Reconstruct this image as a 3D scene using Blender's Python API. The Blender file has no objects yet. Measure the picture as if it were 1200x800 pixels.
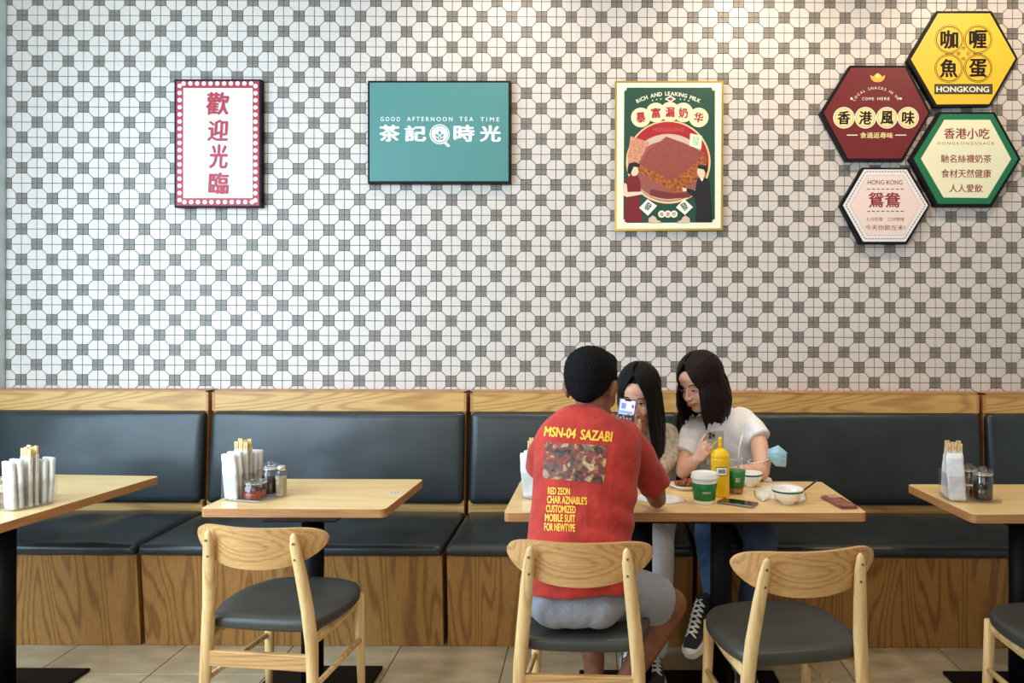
import bpy, bmesh, math, random
from math import sin, cos, pi, radians, sqrt
from mathutils import Vector, Matrix, noise
from mathutils.bvhtree import BVHTree
random.seed(7)
# ------------------------------------------------------------------ camera, world, lights
C = bpy.context.scene.collection
SC = bpy.context.scene
F, CX, CY, H, ROLL = 900.0, 697.0, 371.0, 1.5, 0.0035
cam_d = bpy.data.cameras.new('camera'); cam = bpy.data.objects.new('camera', cam_d); C.objects.link(cam)
cam_d.sensor_width = 36; cam_d.lens = 36*F/1200
cam_d.shift_x = (600-CX)/1200; cam_d.shift_y = (CY-400)/1200
cam_d.clip_start = 0.05
cam.matrix_world = Matrix.Translation((0, 0, H)) @ Matrix.Rotation(pi/2, 4, 'X') @ Matrix.Rotation(ROLL, 4, 'Z')
SC.camera = cam
SC.view_settings.view_transform = 'Standard'; SC.view_settings.look = 'None'
SC.view_settings.exposure = 0.13; SC.view_settings.gamma = 1
SC.cycles.use_denoising = True
SC.cycles.max_bounces = 8; SC.cycles.transparent_max_bounces = 16
SC.cycles.caustics_reflective = False; SC.cycles.caustics_refractive = False
w = bpy.data.worlds.new('world'); SC.world = w; w.use_nodes = True
w.node_tree.nodes['Background'].inputs[0].default_value = (0.97, 0.98, 1.0, 1)
w.node_tree.nodes['Background'].inputs[1].default_value = 0.24
def area(name, loc, tgt, sx, sy, power, col):
    l = bpy.data.lights.new(name, 'AREA'); l.shape = 'RECTANGLE'; l.size = sx; l.size_y = sy
    l.energy = power; l.color = col
    o = bpy.data.objects.new(name, l); C.objects.link(o); o.location = loc
    o.rotation_euler = (Vector(tgt)-Vector(loc)).to_track_quat('-Z', 'Y').to_euler()
    return o
def spot(name, loc, tgt, power, col, ang=70, blend=0.8, r=0.05):
    l = bpy.data.lights.new(name, 'SPOT'); l.energy = power; l.color = col
    l.spot_size = radians(ang); l.spot_blend = blend; l.shadow_soft_size = r
    o = bpy.data.objects.new(name, l); C.objects.link(o); o.location = loc
    o.rotation_euler = (Vector(tgt)-Vector(loc)).to_track_quat('-Z', 'Y').to_euler()
    return o
area('window_daylight', (-3.05, 1.6, 1.9), (0.5, 3.6, 1.2), 2.6, 2.4, 175, (0.60, 0.80, 1.0))
area('shopfront_daylight', (-1.2, -2.2, 2.5), (0.2, 3.6, 1.0), 4.5, 2.2, 56, (1.0, 0.94, 0.86))
for lx, pw in ((-0.5, 12), (0.85, 20), (2.1, 16)):
    spot('ceiling_lamp', (lx, 3.35, 3.55), (lx, 4.2, 2.2), pw*3.0, (1.0, 0.80, 0.60), 120, 1.0)
for lx in (-1.6, 0.0, 1.6):
    spot('ceiling_lamp', (lx, 2.3, 3.55), (lx, 2.7, 0.5), 50, (1.0, 0.86, 0.68), 100, 1.0, 0.12)
# ------------------------------------------------------------------ helpers
def at(px, py, Y):
    dx, dy = px-CX, py-CY
    return Vector(((dx+ROLL*dy)/F*Y, Y, H-(dy-ROLL*dx)/F*Y))
def on_table(px, py, z=0.755):
    dx, dy = px-CX, py-CY
    Y = (H-z)*F/(dy-ROLL*dx)
    return Vector(((dx+ROLL*dy)/F*Y, Y, z))
def srgb(r, g, b):
    f = lambda c: (c/255/12.92) if c/255 <= 0.04045 else ((c/255+0.055)/1.055)**2.4
    return (f(r), f(g), f(b), 1)
class MB:
    def __init__(s): s.v = []; s.f = []; s.m = []
    def add(s, vs, fs, M=None, mi=0):
        n = len(s.v)
        s.v += [(M @ Vector(v)) if M is not None else Vector(v) for v in vs]
        s.f += [tuple(i+n for i in f) for f in fs]; s.m += [mi]*len(fs); return s
    def mesh(s, name, smooth=False):
        me = bpy.data.meshes.new(name); me.from_pydata([tuple(v) for v in s.v], [], s.f); me.validate()
        bm = bmesh.new(); bm.from_mesh(me); bmesh.ops.recalc_face_normals(bm, faces=bm.faces); bm.to_mesh(me); bm.free()
        if any(s.m) and len(me.polygons) == len(s.m):
            for p, i in zip(me.polygons, s.m): p.material_index = i
        if smooth:
            for p in me.polygons: p.use_smooth = True
        return me
def box_vf(x0, x1, y0, y1, z0, z1):
    return ([(x0,y0,z0),(x1,y0,z0),(x1,y1,z0),(x0,y1,z0),(x0,y0,z1),(x1,y0,z1),(x1,y1,z1),(x0,y1,z1)],
            [(0,3,2,1),(4,5,6,7),(0,1,5,4),(1,2,6,5),(2,3,7,6),(3,0,4,7)])
def bbox(x0, x1, y0, y1, z0, z1, r=0.002, seg=2, M=None):
    """bevelled box as (verts, faces)"""
    bm = bmesh.new()
    v, f = box_vf(x0, x1, y0, y1, z0, z1)
    bv = [bm.verts.new(p) for p in v]
    for q in f: bm.faces.new([bv[i] for i in q])
    r = min(r, .49*min(x1-x0, y1-y0, z1-z0))
    bmesh.ops.bevel(bm, geom=bm.edges[:], offset=r, segments=seg, profile=.5, affect='EDGES')
    bm.verts.index_update()
    out = ([tuple(p.co) for p in bm.verts], [tuple(p.index for p in q.verts) for q in bm.faces]); bm.free()
    return out
def rbox(x0, x1, y0, y1, z0, z1, r, n=(12,12,4), puff=0, nz=0, ns=6, seed=0, puffax=2):
    """rounded box on a grid with optional puff and wrinkles"""
    import itertools
    lo = (x0,y0,z0); hi = (x1,y1,z1); verts = {}; vs = []; fs = []
    def vid(i,j,k):
        if (i,j,k) not in verts: verts[(i,j,k)] = len(vs); vs.append((i,j,k))
        return verts[(i,j,k)]
    nx,ny,nzz = n
    for i in range(nx):
        for j in range(ny):
            for k,fl in ((0,1),(nzz,0)):
                q=(vid(i,j,k),vid(i+1,j,k),vid(i+1,j+1,k),vid(i,j+1,k)); fs.append(q[::-1] if fl else q)
    for i in range(nx):
        for k in range(nzz):
            for j,fl in ((0,0),(ny,1)):
                q=(vid(i,j,k),vid(i+1,j,k),vid(i+1,j,k+1),vid(i,j,k+1)); fs.append(q[::-1] if fl else q)
    for j in range(ny):
        for k in range(nzz):
            for i,fl in ((0,1),(nx,0)):
                q=(vid(i,j,k),vid(i,j+1,k),vid(i,j+1,k+1),vid(i,j,k+1)); fs.append(q[::-1] if fl else q)
    out = []
    for (i,j,k) in vs:
        t = [i/nx, j/ny, k/nzz]
        # concentrate samples towards the edges
        t = [0.5-0.5*cos(pi*a)*(0.35)-(0.5-a)*0.65 if True else a for a in t]
        p = Vector([lo[a]+(hi[a]-lo[a])*t[a] for a in range(3)])
        c = Vector([min(max(p[a], lo[a]+r), hi[a]-r) if hi[a]-lo[a] > 2*r else (lo[a]+hi[a])/2 for a in range(3)])
        d = p-c
        if d.length > 1e-9: p = c+d.normalized()*min(r, 10)*1.0 if True else p
        u = [2*a-1 for a in t]
        a1, a2 = [a for a in range(3) if a != puffax]
        w8 = (1-u[a1]**4)*(1-u[a2]**4)
        if puff: p[puffax] += puff*w8*u[puffax]
        if nz:
            p[puffax] += nz*w8*noise.noise(Vector((p.x*ns+seed, p.y*ns*0.6, p.z*ns)))*(1 if u[puffax] > 0 else -1)
        out.append(tuple(p))
    return out, fs
def tube_vf(pts, rad, n=12, up=None, cap=True, flat=None):
    """tube through points; rad = list of r or (ra, rb); ra along the frame side vector"""
    pts = [Vector(p) for p in pts]; V = []; Fc = []
    N = len(pts); prev = None
    for i, p in enumerate(pts):
        t = (pts[min(i+1,N-1)]-pts[max(i-1,0)]).normalized()
        if prev is None:
            u = Vector(up) if up else (Vector((0,0,1)) if abs(t.z) < .9 else Vector((0,1,0)))
            s = t.cross(u).normalized()
        else:
            s = (prev - t*prev.dot(t)).normalized()
        prev = s; b = s.cross(t).normalized()
        r = rad[i] if hasattr(rad, '__len__') else rad
        ra, rb = (r if hasattr(r, '__len__') else (r, r))
        for k in range(n):
            a = 2*pi*k/n
            V.append(p + s*cos(a)*ra + b*sin(a)*rb)
    for i in range(N-1):
        for k in range(n):
            k2 = (k+1) % n
            Fc.append((i*n+k, i*n+k2, (i+1)*n+k2, (i+1)*n+k))
    if cap:
        Fc.append(tuple(range(n-1,-1,-1))); Fc.append(tuple((N-1)*n+k for k in range(n)))
    return V, Fc
def lathe_vf(prof, n=28, c=(0,0,0), close=True):
    V = []; Fc = []
    for (r, z) in prof:
        for k in range(n):
            a = 2*pi*k/n; V.append((c[0]+max(r,1e-5)*cos(a), c[1]+max(r,1e-5)*sin(a), c[2]+z))
    for i in range(len(prof)-1):
        for k in range(n):
            k2 = (k+1) % n; Fc.append((i*n+k, i*n+k2, (i+1)*n+k2, (i+1)*n+k))
    if close:
        Fc.append(tuple(range(n-1,-1,-1))); Fc.append(tuple((len(prof)-1)*n+k for k in range(n)))
    return V, Fc
def prism_vf(poly, y0, y1):
    """polygon in (x,z), extruded along y from y0 (front) to y1"""
    n = len(poly)
    V = [(x, y0, z) for x, z in poly]+[(x, y1, z) for x, z in poly]
    Fc = [tuple(range(n)), tuple(range(2*n-1, n-1, -1))]+[(i, i+n, (i+1) % n+n, (i+1) % n) for i in range(n)]
    return V, Fc
def obj(name, me, mat=None, parent=None, smooth=False, kind=None, loc=None):
    if isinstance(me, MB): me = me.mesh(name, smooth)
    elif isinstance(me, tuple): me = MB().add(*me).mesh(name, smooth)
    if mat is not None and not me.materials:
        for m in (mat if isinstance(mat, (list, tuple)) else [mat]): me.materials.append(m)
    o = bpy.data.objects.new(name, me); C.objects.link(o)
    if parent is not None: o.parent = parent
    if kind: o['kind'] = kind
    if loc is not None: o.location = loc
    return o
def tag(o, label=None, cat=None, group=None, kind=None):
    if label: o['label'] = label
    if cat: o['category'] = cat
    if group: o['group'] = group
    if kind: o['kind'] = kind
    return o
def thing(name, loc, label, cat, group=None, rz=0):
    o = bpy.data.objects.new(name, None); C.objects.link(o); o.location = loc; o.rotation_euler = (0,0,rz)
    o.empty_display_size = .05
    return tag(o, label, cat, group)
def kids(o): return [c for c in ALLOBJ() if c.parent == o]
def ALLOBJ(): return list(C.objects)
def copy_tree(o, parent=None):
    c = o.copy(); C.objects.link(c)
    if parent is not None: c.parent = parent
    for ch in [x for x in o.children]: copy_tree(ch, c)
    return c
def shade_auto(o, ang=40):
    me = o.data
    for p in me.polygons: p.use_smooth = True
    try: me.set_sharp_from_angle(angle=radians(ang))
    except Exception: pass
    return o
# ------------------------------------------------------------------ materials
def M(name, col, rough=.5, metal=0, spec=.5, **k):
    m = bpy.data.materials.new(name); m.use_nodes = True
    b = m.node_tree.nodes['Principled BSDF']
    b.inputs['Base Color'].default_value = col; b.inputs['Roughness'].default_value = rough
    b.inputs['Metallic'].default_value = metal; b.inputs['Specular IOR Level'].default_value = spec
    for kk, v in k.items(): b.inputs[kk.replace('_', ' ')].default_value = v
    return m
def nd(m, t, **k):
    n = m.node_tree.nodes.new(t)
    for a, v in k.items():
        if a in n.inputs: n.inputs[a].default_value = v
        else: setattr(n, a, v)
    return n
def lk(m, a, b): m.node_tree.links.new(a, b)
def ramp(m, fac, stops):
    r = nd(m, 'ShaderNodeValToRGB'); e = r.color_ramp.elements
    while len(e) < len(stops): e.new(.5)
    for x, (p, c) in zip(e, stops): x.position = p; x.color = c
    lk(m, fac, r.inputs[0]); return r
def bump(m, h, s=.3, d=.01):
    bn = nd(m, 'ShaderNodeBump', Strength=s, Distance=d); lk(m, h, bn.inputs['Height'])
    lk(m, bn.outputs[0], m.node_tree.nodes['Principled BSDF'].inputs['Normal'])
def coords(m, kind='Object', scale=(1,1,1), rot=(0,0,0), loc=(0,0,0)):
    if kind == 'Position':
        src = nd(m, 'ShaderNodeNewGeometry').outputs['Position']
    else: src = nd(m, 'ShaderNodeTexCoord').outputs[kind]
    mp = nd(m, 'ShaderNodeMapping'); mp.inputs['Scale'].default_value = scale
    mp.inputs['Rotation'].default_value = rot; mp.inputs['Location'].default_value = loc
    lk(m, src, mp.inputs[0]); return mp.outputs[0]
def mottled(name, c1, c2, scale=40, rough=.5, detail=3, bs=0, bd=.002, kind='Object', stretch=(1,1,1), lo=.35, hi=.65, **k):
    m = M(name, c1, rough, **k); v = coords(m, kind, stretch)
    n = nd(m, 'ShaderNodeTexNoise', Scale=scale, Detail=detail); lk(m, v, n.inputs['Vector'])
    r = ramp(m, n.outputs['Fac'], [(lo, c1), (hi, c2)])
    lk(m, r.outputs[0], m.node_tree.nodes['Principled BSDF'].inputs['Base Color'])
    if bs: bump(m, n.outputs['Fac'], bs, bd)
    return m
def wood(name, light, dark, axis='x', sc=1.0, rings=9, rough=.42, contrast=1.0, seed=0, coat=0.0):
    m = M(name, light, rough); b = m.node_tree.nodes['Principled BSDF']
    st = {'x': (.13,1,1), 'y': (1,.13,1), 'z': (1,1,.13)}[axis]
    v = coords(m, 'Object', tuple(s*sc for s in st), loc=(seed*1.37, seed*.71, seed*.53))
    n = nd(m, 'ShaderNodeTexNoise', Scale=3.2, Detail=1.5, Roughness=.45, Distortion=.3); lk(m, v, n.inputs['Vector'])
    mu = nd(m, 'ShaderNodeMath', operation='MULTIPLY'); mu.inputs[1].default_value = rings*6.283; lk(m, n.outputs['Fac'], mu.inputs[0])
    sn = nd(m, 'ShaderNodeMath', operation='SINE'); lk(m, mu.outputs[0], sn.inputs[0])
    ma = nd(m, 'ShaderNodeMath', operation='MULTIPLY_ADD'); ma.inputs[1].default_value = .5; ma.inputs[2].default_value = .5; lk(m, sn.outputs[0], ma.inputs[0])
    st2 = tuple((1.2 if s < 1 else 60) for s in st)
    v2 = coords(m, 'Object', tuple(s*sc for s in st2)); n2 = nd(m, 'ShaderNodeTexNoise', Scale=2.2, Detail=4, Roughness=.6); lk(m, v2, n2.inputs['Vector'])
    r1 = ramp(m, ma.outputs[0], [(.0, dark), (.16, tuple(l*.4+d*.6 for l, d in zip(light, dark))), (.5, light), (1, light)])
    mix = nd(m, 'ShaderNodeMix', data_type='RGBA', blend_type='MIX')
    r2 = ramp(m, n2.outputs['Fac'], [(.30, tuple(l*.25+d*.75 for l, d in zip(light, dark))), (.58, light)])
    mix.inputs[0].default_value = .5*contrast
    lk(m, r2.outputs[0], mix.inputs[6]); lk(m, r1.outputs[0], mix.inputs[7]); lk(m, mix.outputs[2], b.inputs['Base Color'])
    bump(m, n2.outputs['Fac'], .12, .002)
    if coat: b.inputs['Coat Weight'].default_value = coat; b.inputs['Coat Roughness'].default_value = .25
    return m
def glass(name, tint=(.95,.98,.97,1), alpha=.86, rough=.04):
    m = bpy.data.materials.new(name); m.use_nodes = True; nt = m.node_tree; nt.nodes.clear()
    out = nd(m, 'ShaderNodeOutputMaterial'); tr = nd(m, 'ShaderNodeBsdfTransparent'); gl = nd(m, 'ShaderNodeBsdfGlossy')
    tr.inputs[0].default_value = tint; gl.inputs['Roughness'].default_value = rough; gl.inputs[0].default_value = (1,1,1,1)
    lw = nd(m, 'ShaderNodeLayerWeight', Blend=.25); mx = nd(m, 'ShaderNodeMixShader')
    pw = nd(m, 'ShaderNodeMath', operation='POWER'); pw.inputs[1].default_value = 2.0; lk(m, lw.outputs['Facing'], pw.inputs[0])
    mth = nd(m, 'ShaderNodeMath', operation='MULTIPLY_ADD', use_clamp=True); mth.inputs[1].default_value = .34; mth.inputs[2].default_value = (1-alpha)*.25
    lk(m, pw.outputs[0], mth.inputs[0]); lk(m, mth.outputs[0], mx.inputs[0]); lk(m, tr.outputs[0], mx.inputs[1]); lk(m, gl.outputs[0], mx.inputs[2])
    lk(m, mx.outputs[0], out.inputs[0]); return m
def leather(name, c, rough=.36):
    m = M(name, c, rough, spec=.45); v = coords(m, 'Object')
    n = nd(m, 'ShaderNodeTexNoise', Scale=220, Detail=2); lk(m, v, n.inputs['Vector'])
    n2 = nd(m, 'ShaderNodeTexNoise', Scale=5, Detail=3); lk(m, v, n2.inputs['Vector'])
    ad = nd(m, 'ShaderNodeMath', operation='MULTIPLY_ADD'); ad.inputs[1].default_value = .08; lk(m, n.outputs['Fac'], ad.inputs[0]); lk(m, n2.outputs['Fac'], ad.inputs[2])
    bump(m, ad.outputs[0], .25, .012)
    r = ramp(m, n2.outputs['Fac'], [(.3, tuple(x*.8 for x in c[:3])+(1,)), (.7, tuple(x*1.15 for x in c[:3])+(1,))])
    lk(m, r.outputs[0], m.node_tree.nodes['Principled BSDF'].inputs['Base Color']); return m
black_metal = mottled('black_powder_metal', (.003,.003,.004,1), (.006,.006,.007,1), 90, .5, spec=.12)
black_frame = M('black_frame', (.004,.004,.005,1), .55, spec=.2)
OAKL, OAKD = srgb(226,190,132), srgb(176,128,70)
oak_table = wood('oak_tabletop', srgb(240,208,148), srgb(214,172,108), 'x', 1.0, 12, .3, .7, 1, .3)
oak_edge = mottled('tabletop_edge', srgb(196,142,88), srgb(170,112,64), 9, .5, stretch=(1,1,60))
oak_panel = wood('oak_front_panel', srgb(172,122,62), srgb(104,62,26), 'z', 1.5, 19, .45, 1.05, 2)
oak_board = wood('oak_top_board', srgb(212,168,100), srgb(158,106,50), 'x', 1.4, 17, .42, 1.0, 5)
oak_chair = wood('ash_chair_wood', srgb(214,168,108), srgb(160,108,58), 'x', 1.8, 17, .4, .8, 3)
oak_post = wood('ash_chair_leg_wood', srgb(238,202,142), srgb(190,142,86), 'z', 2.2, 8, .4, .9, 4)
bench_leather = leather('bench_leather', srgb(43,49,51), .32)
seat_leather = leather('seat_leather', srgb(62,62,56), .42)
white_enamel = M('white_print', srgb(246,246,242), .45)
def pm(name, r, g, b, rough=.5, **k):
    if name in bpy.data.materials: return bpy.data.materials[name]
    return M(name, srgb(r,g,b), rough, **k)
# ------------------------------------------------------------------ structure
WY = 4.2
XL, XR, ZC = -3.22, 3.25, 3.6
wall_m = mottled('wall_grout', srgb(112,98,92), srgb(92,80,76), 60, .8)
white_tile = mottled('speckled_white_tile', srgb(224,214,204), srgb(190,180,170), 520, .42, 4, .1, .0006, 'Position', lo=.42, hi=.66)
dark_tile_m = mottled('grey_tile', srgb(140,133,123), srgb(108,102,93), 420, .45, 3, kind='Position', stretch=(.25,1,1))
wall = obj('wall_back', box_vf(XL-.05, XR, WY, WY+.12, 0, ZC), wall_m, kind='structure')
# tile lattice, measured knots (index, position)
S = WY/F
kx = [(-2, (25.3-36-CX)*S), (0, (25.3-CX)*S), (27, (511.5-CX)*S), (37, (685.8-CX)*S), (62, (1131.6-CX)*S), (70, (1131.6+8*17.83-CX)*S)]
kz = [(-40, H-(20.3-18*17.85-CY)*S), (-22, H-(20.3-CY)*S), (-5, H-(324.2-CY)*S), (0, H-(411.7-CY)*S), (2, H-(447-CY)*S), (8, H-(447+6*17.6-CY)*S)]
def interp(kn, t):
    for (a, va), (b, vb) in zip(kn, kn[1:]):
        if t <= b: break
    return va+(vb-va)*(t-a)/(b-a)
def inset(poly, d):
    n = len(poly); out = []
    ar = sum(poly[i][0]*poly[(i+1)%n][1]-poly[(i+1)%n][0]*poly[i][1] for i in range(n))
    if ar < 0: poly = poly[::-1]
    for i in range(n):
        p0, p1, p2 = Vector(poly[i-1]), Vector(poly[i]), Vector(poly[(i+1)%n])
        e1 = (p1-p0).normalized(); e2 = (p2-p1).normalized()
        n1 = Vector((-e1.y, e1.x)); n2 = Vector((-e2.y, e2.x))
        k = 1+n1.dot(n2); out.append(tuple(p1+(n1+n2)*(d/k)))
    return out
def tile_vf(poly, g, proud=.0035):
    a = inset(poly, g); b = inset(poly, g+.0007); n = len(a)
    V = [(x, WY, z) for x, z in a]+[(x, WY-proud, z) for x, z in b]
    Fc = [tuple(range(n, 2*n))]+[(i, (i+1)%n, (i+1)%n+n, i+n) for i in range(n)]
    return V, Fc
q = .35; lights = []; darks = []
for k in range(-1, 70):
    for j in range(-31, 6):
        x0, x1 = interp(kx, k), interp(kx, k+1); z0, z1 = interp(kz, j), interp(kz, j+1)   # z0 above z1
        if x0 < XL-.02 or x1 > XR or z0 > ZC or z1 < 1.0: continue
        x0 = max(x0, XL)
        P = lambda u, v: (x0+(x1-x0)*u, z0+(z1-z0)*v)
        if (k+j) % 2 == 0: ps = ([(q,0),(1,0),(1,1-q),(1-q,1-q),(q,q)], [(0,q),(q,q),(1-q,1-q),(1-q,1),(0,1)])
        else: ps = ([(0,0),(1-q,0),(1-q,q),(q,1-q),(0,1-q)], [(1,q),(1,1),(q,1),(q,1-q),(1-q,q)])
        for p in ps:
            pl = [P(*a) for a in p]; lights.append((pl, sum(a for a, b in pl)/5, sum(b for a, b in pl)/5))
    for j in range(-31, 7):
        if (k+j) % 2: continue
        xc, zc = interp(kx, k), interp(kz, j); hx = .35*.083; 
        if xc+hx > XR or zc > ZC-.03 or zc < 1.03 or xc < XL-.01: continue
        dl = []
        for sx in (-1, 1):
            for sz in (-1, 1):
                xa, xb = sorted((xc, xc+sx*hx)); za, zb = sorted((zc, zc+sz*hx))
                xa = max(xa, XL)
                if xb-xa < .008: continue
                dl.append([(xa,za),(xb,za),(xb,zb),(xa,zb)])
        darks.append((dl, xc, zc))
key = lambda t: (t[1]+.45)**2*.5+(t[2]-2.2)**2
lights.sort(key=key); darks.sort(key=key)
for t in lights[:300]: obj('octagon_quarter_tile', tile_vf(t[0], .0015), white_tile, wall)
b = MB()
for t in lights[300:]: b.add(*tile_vf(t[0], .0015))
obj('octagon_quarter_tiles', b, white_tile, wall, kind='stuff')
for t in darks[:300]:
    b = MB()
    for p in t[0]: b.add(*tile_vf(p, .0008))
    obj('grey_square_tile', b, dark_tile_m, wall)
b = MB()
for t in darks[300:]:
    for p in t[0]: b.add(*tile_vf(p, .0008))
obj('grey_square_tiles', b, dark_tile_m, wall, kind='stuff')
# ceiling and the other walls
plaster = mottled('ceiling_paint', srgb(222,216,206), srgb(214,208,198), 8, .9)
obj('ceiling', box_vf(XL-.05, XR+.1, -.6, WY+.12, ZC, ZC+.08), plaster, kind='structure')
obj('wall_right', box_vf(XR, XR+.1, -.6, WY+.12, 0, ZC), plaster, kind='structure')
# left: a window with a slim frame
win = obj('window_1', box_vf(XL-.05, XL-.001, 4.12, WY, 0, ZC), pm('window_frame_paint', 206,222,226, .3), kind='structure')
b = MB()
for y0, y1, z0, z1 in ((0.3,4.12,0,.12),(0.3,4.12,3.3,3.6),(.24,.32,0,3.6),(2.1,2.18,.12,3.3)): b.add(*box_vf(XL-.05, XL-.001, y0, y1, z0, z1))
obj('window_frame', b, win.data.materials[0], win)
obj('pane', box_vf(XL-.03, XL-.024, .3, 4.12, .12, 3.3), glass('window_glass'), win)
# floor: tiles with recessed joints
tile_floor = mottled('beige_floor_tile', srgb(196,180,148), srgb(166,148,116), 7, .38, 6, .15, .002, 'Position', stretch=(1,2,1), lo=.3, hi=.7)
fl = obj('floor', box_vf(XL-.05, XR+.1, -.6, WY+.12, -.1, -.003), M('floor_joint', srgb(84,74,64), .9), kind='structure')
TP = .4885
tme = MB().add(*bbox(-TP/2+.002, TP/2-.002, -TP/2+.002, TP/2-.002, -.008, 0, .0012, 1)).mesh('floor_tile'); tme.materials.append(tile_floor)
for i in range(-3, 11):
    for j in range(-7, 2):
        x = -1.852+TP*(i+.5); y = 3.21+TP*(j+.5)
        if x-TP/2 < XL-.3 or x+TP/2 > XR+.25: continue
        o = bpy.data.objects.new('floor_tile', tme); C.objects.link(o); o.parent = fl; o.location = (x, y, 0)
# ------------------------------------------------------------------ bench units
def bench(x0, x1, label, seed):
    cx = (x0+x1)/2; t = thing('banquette_bench', (cx, 3.8, 0), label, 'bench', 'banquette units along the tiled wall')
    L = Matrix.Translation((-cx, -3.8, 0)); a, c = x0+.011, x1-.011
    # front panel leaning in at the foot
    V = [(a,3.452,.424),(c,3.452,.424),(c,3.49,0.002),(a,3.49,0.002),(a,3.472,.424),(c,3.472,.424),(c,3.51,0.002),(a,3.51,0.002)]
    obj('front_panel', MB().add(V, [(0,1,2,3),(4,7,6,5),(0,4,5,1),(1,5,6,2),(2,6,7,3),(3,7,4,0)], L), oak_panel, t)
    b = MB()
    for xa, xb in ((a, a+.018), (c-.018, c)):
        V = [(xa,3.473,.424),(xb,3.473,.424),(xb,3.511,.002),(xa,3.511,.002),(xa,4.19,.424),(xb,4.19,.424),(xb,4.19,.002),(xa,4.19,.002)]
        b.add(V, [(0,1,2,3),(4,7,6,5),(0,4,5,1),(1,5,6,2),(2,6,7,3),(3,7,4,0)], L)
    b.add(*box_vf(a+.02,c-.02,3.48,4.19,.40,.423), L)
    obj('carcass', b, oak_panel, t)
    cu = MB().add(*rbox(a-.004, c+.004, 3.425, 4.05, .4245, .474, .022, (56, 30, 5), .012, .012 if seed else .024, 7, seed), L)
    obj('seat_cushion', cu, bench_leather, t, True)
    # lower strip, backrest pad, top board
    obj('lower_strip', MB().add(*bbox(a, c, 4.035, 4.06, .44, .530, .002, 1), L), oak_board, t)
    pad = MB().add(*rbox(a+.006, c-.006, -.035, .035, .0, .478, .024, (36, 4, 18), .012, .006, 4, seed+3, 1))
    R = Matrix.Translation((-cx, 4.045-3.8, .514)) @ Matrix.Rotation(radians(-6), 4, 'X')
    for v in pad.v: v[:] = R @ v
    obj('backrest', pad, bench_leather, t, True)
    obj('top_board', MB().add(*bbox(a, c, 4.092, 4.192, .992, 1.1, .0015, 1), L), oak_board, t)
    b = MB()
    for z0, z1, xa, xb in ((1.092,1.1005,a-.0005,c+.0005), (.992,1.1,a-.0005,a+.012), (.992,1.1,c-.012,c+.0005)):
        b.add(*box_vf(xa, xb, 4.0905, 4.1925, z0, z1), L)
    obj('edge_banding', b, oak_edge, t)
    obj('back_frame', MB().add(*box_vf(a+.004, c-.004, 4.10, 4.19, .42, .990), L), oak_edge, t)
    return t
bx = [XL+.01, -2.047, -.672, .456, 2.06, 3.22]
bl = ['dark leather banquette unit at the far left beside the window', 'dark leather banquette unit behind the small table with the sauce jars',
      'dark leather banquette unit behind the man in the red T-shirt', 'dark leather banquette unit the woman in white sits on', 'dark leather banquette unit cut by the right edge, behind the right table']
for i in range(5): bench(bx[i], bx[i+1], bl[i], i*3.3)
# ------------------------------------------------------------------ tables
def table(corners, legs, base, label, hgt=.755, th=.034):
    """corners: FL, FR, BR, BL on the floor plan"""
    cx = sum(p[0] for p in corners)/4; cy = sum(p[1] for p in corners)/4
    t = thing('dining_table', (cx, cy, 0), label, 'table', 'oak topped tables along the bench')
    bm = bmesh.new(); n = []
    for z in (hgt-th, hgt):
        n.append([bm.verts.new((x-cx, y-cy, z)) for x, y in corners])
    bm.faces.new(n[0][::-1]); bm.faces.new(n[1])
    for i in range(4): bm.faces.new((n[0][i], n[0][(i+1)%4], n[1][(i+1)%4], n[1][i]))
    ve = [e for e in bm.edges if abs(e.verts[0].co.z-e.verts[1].co.z) > .01]
    bmesh.ops.bevel(bm, geom=ve, offset=.022, segments=5, profile=.5, affect='EDGES')
    te = [e for e in bm.edges if e.verts[0].co.z > hgt-.001 and e.verts[1].co.z > hgt-.001]
    bmesh.ops.bevel(bm, geom=te, offset=.002, segments=2, profile=.5, affect='EDGES')
    me = bpy.data.meshes.new('tabletop'); bm.to_mesh(me); bm.free()
    me.materials.append(oak_table); me.materials.append(oak_edge)
    for p in me.polygons: p.material_index = 0 if p.normal.z > .9 else 1
    obj('tabletop', me, None, t)
    for lx, ly in legs:
        obj('leg', lathe_vf([(.043,.012),(.043,hgt-th-.006)], 24, (lx-cx, ly-cy, 0)), black_metal, t, True)
        obj('mounting_plate', bbox(lx-cx-.14, lx-cx+.14, ly-cy-.14, ly-cy+.14, hgt-th-.006, hgt-th-.0005, .001, 1), black_metal, t)
    x0, x1, y0, y1 = base
    obj('base_plate', bbox(x0-cx, x1-cx, y0-cy, y1-cy, 0.0005, .014, .006, 2), black_metal, t)
    return t
TZ = .7555
def rotc(x0, x1, y0, y1, a, piv):
    out = []
    for x, y in ((x0,y0),(x1,y0),(x1,y1),(x0,y1)):
        dx, dy = x-piv[0], y-piv[1]; out.append((piv[0]+dx*cos(a)-dy*sin(a), piv[1]+dx*sin(a)+dy*cos(a)))
    return out
table([(-2.86,2.62),(-2.14,2.55),(-2.012,3.56),(-2.73,3.60)], [(-2.345,3.05)], (-2.57,-2.12,2.80,3.24), 'oak dining table cut by the left edge of the frame')
table([(-1.523,2.965),(-.805,2.965),(-.78,3.51),(-1.50,3.51)], [(-1.12,3.06)], (-1.345,-.895,2.84,3.27), 'small oak table with sauce jars, clear of diners, left of the man')
table([(-.343,2.915),(1.045,2.935),(1.032,3.492),(-.335,3.495)], [(.507,3.06),(.19,3.06)], (-.06,.76,2.84,3.24), 'long oak table shared by the three diners')
table([(1.437,2.915),(2.16,2.93),(2.12,3.45),(1.40,3.44)], [(1.70,3.06)], (1.47,1.93,2.84,3.24), 'oak dining table cut by the right edge of the frame')
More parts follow.
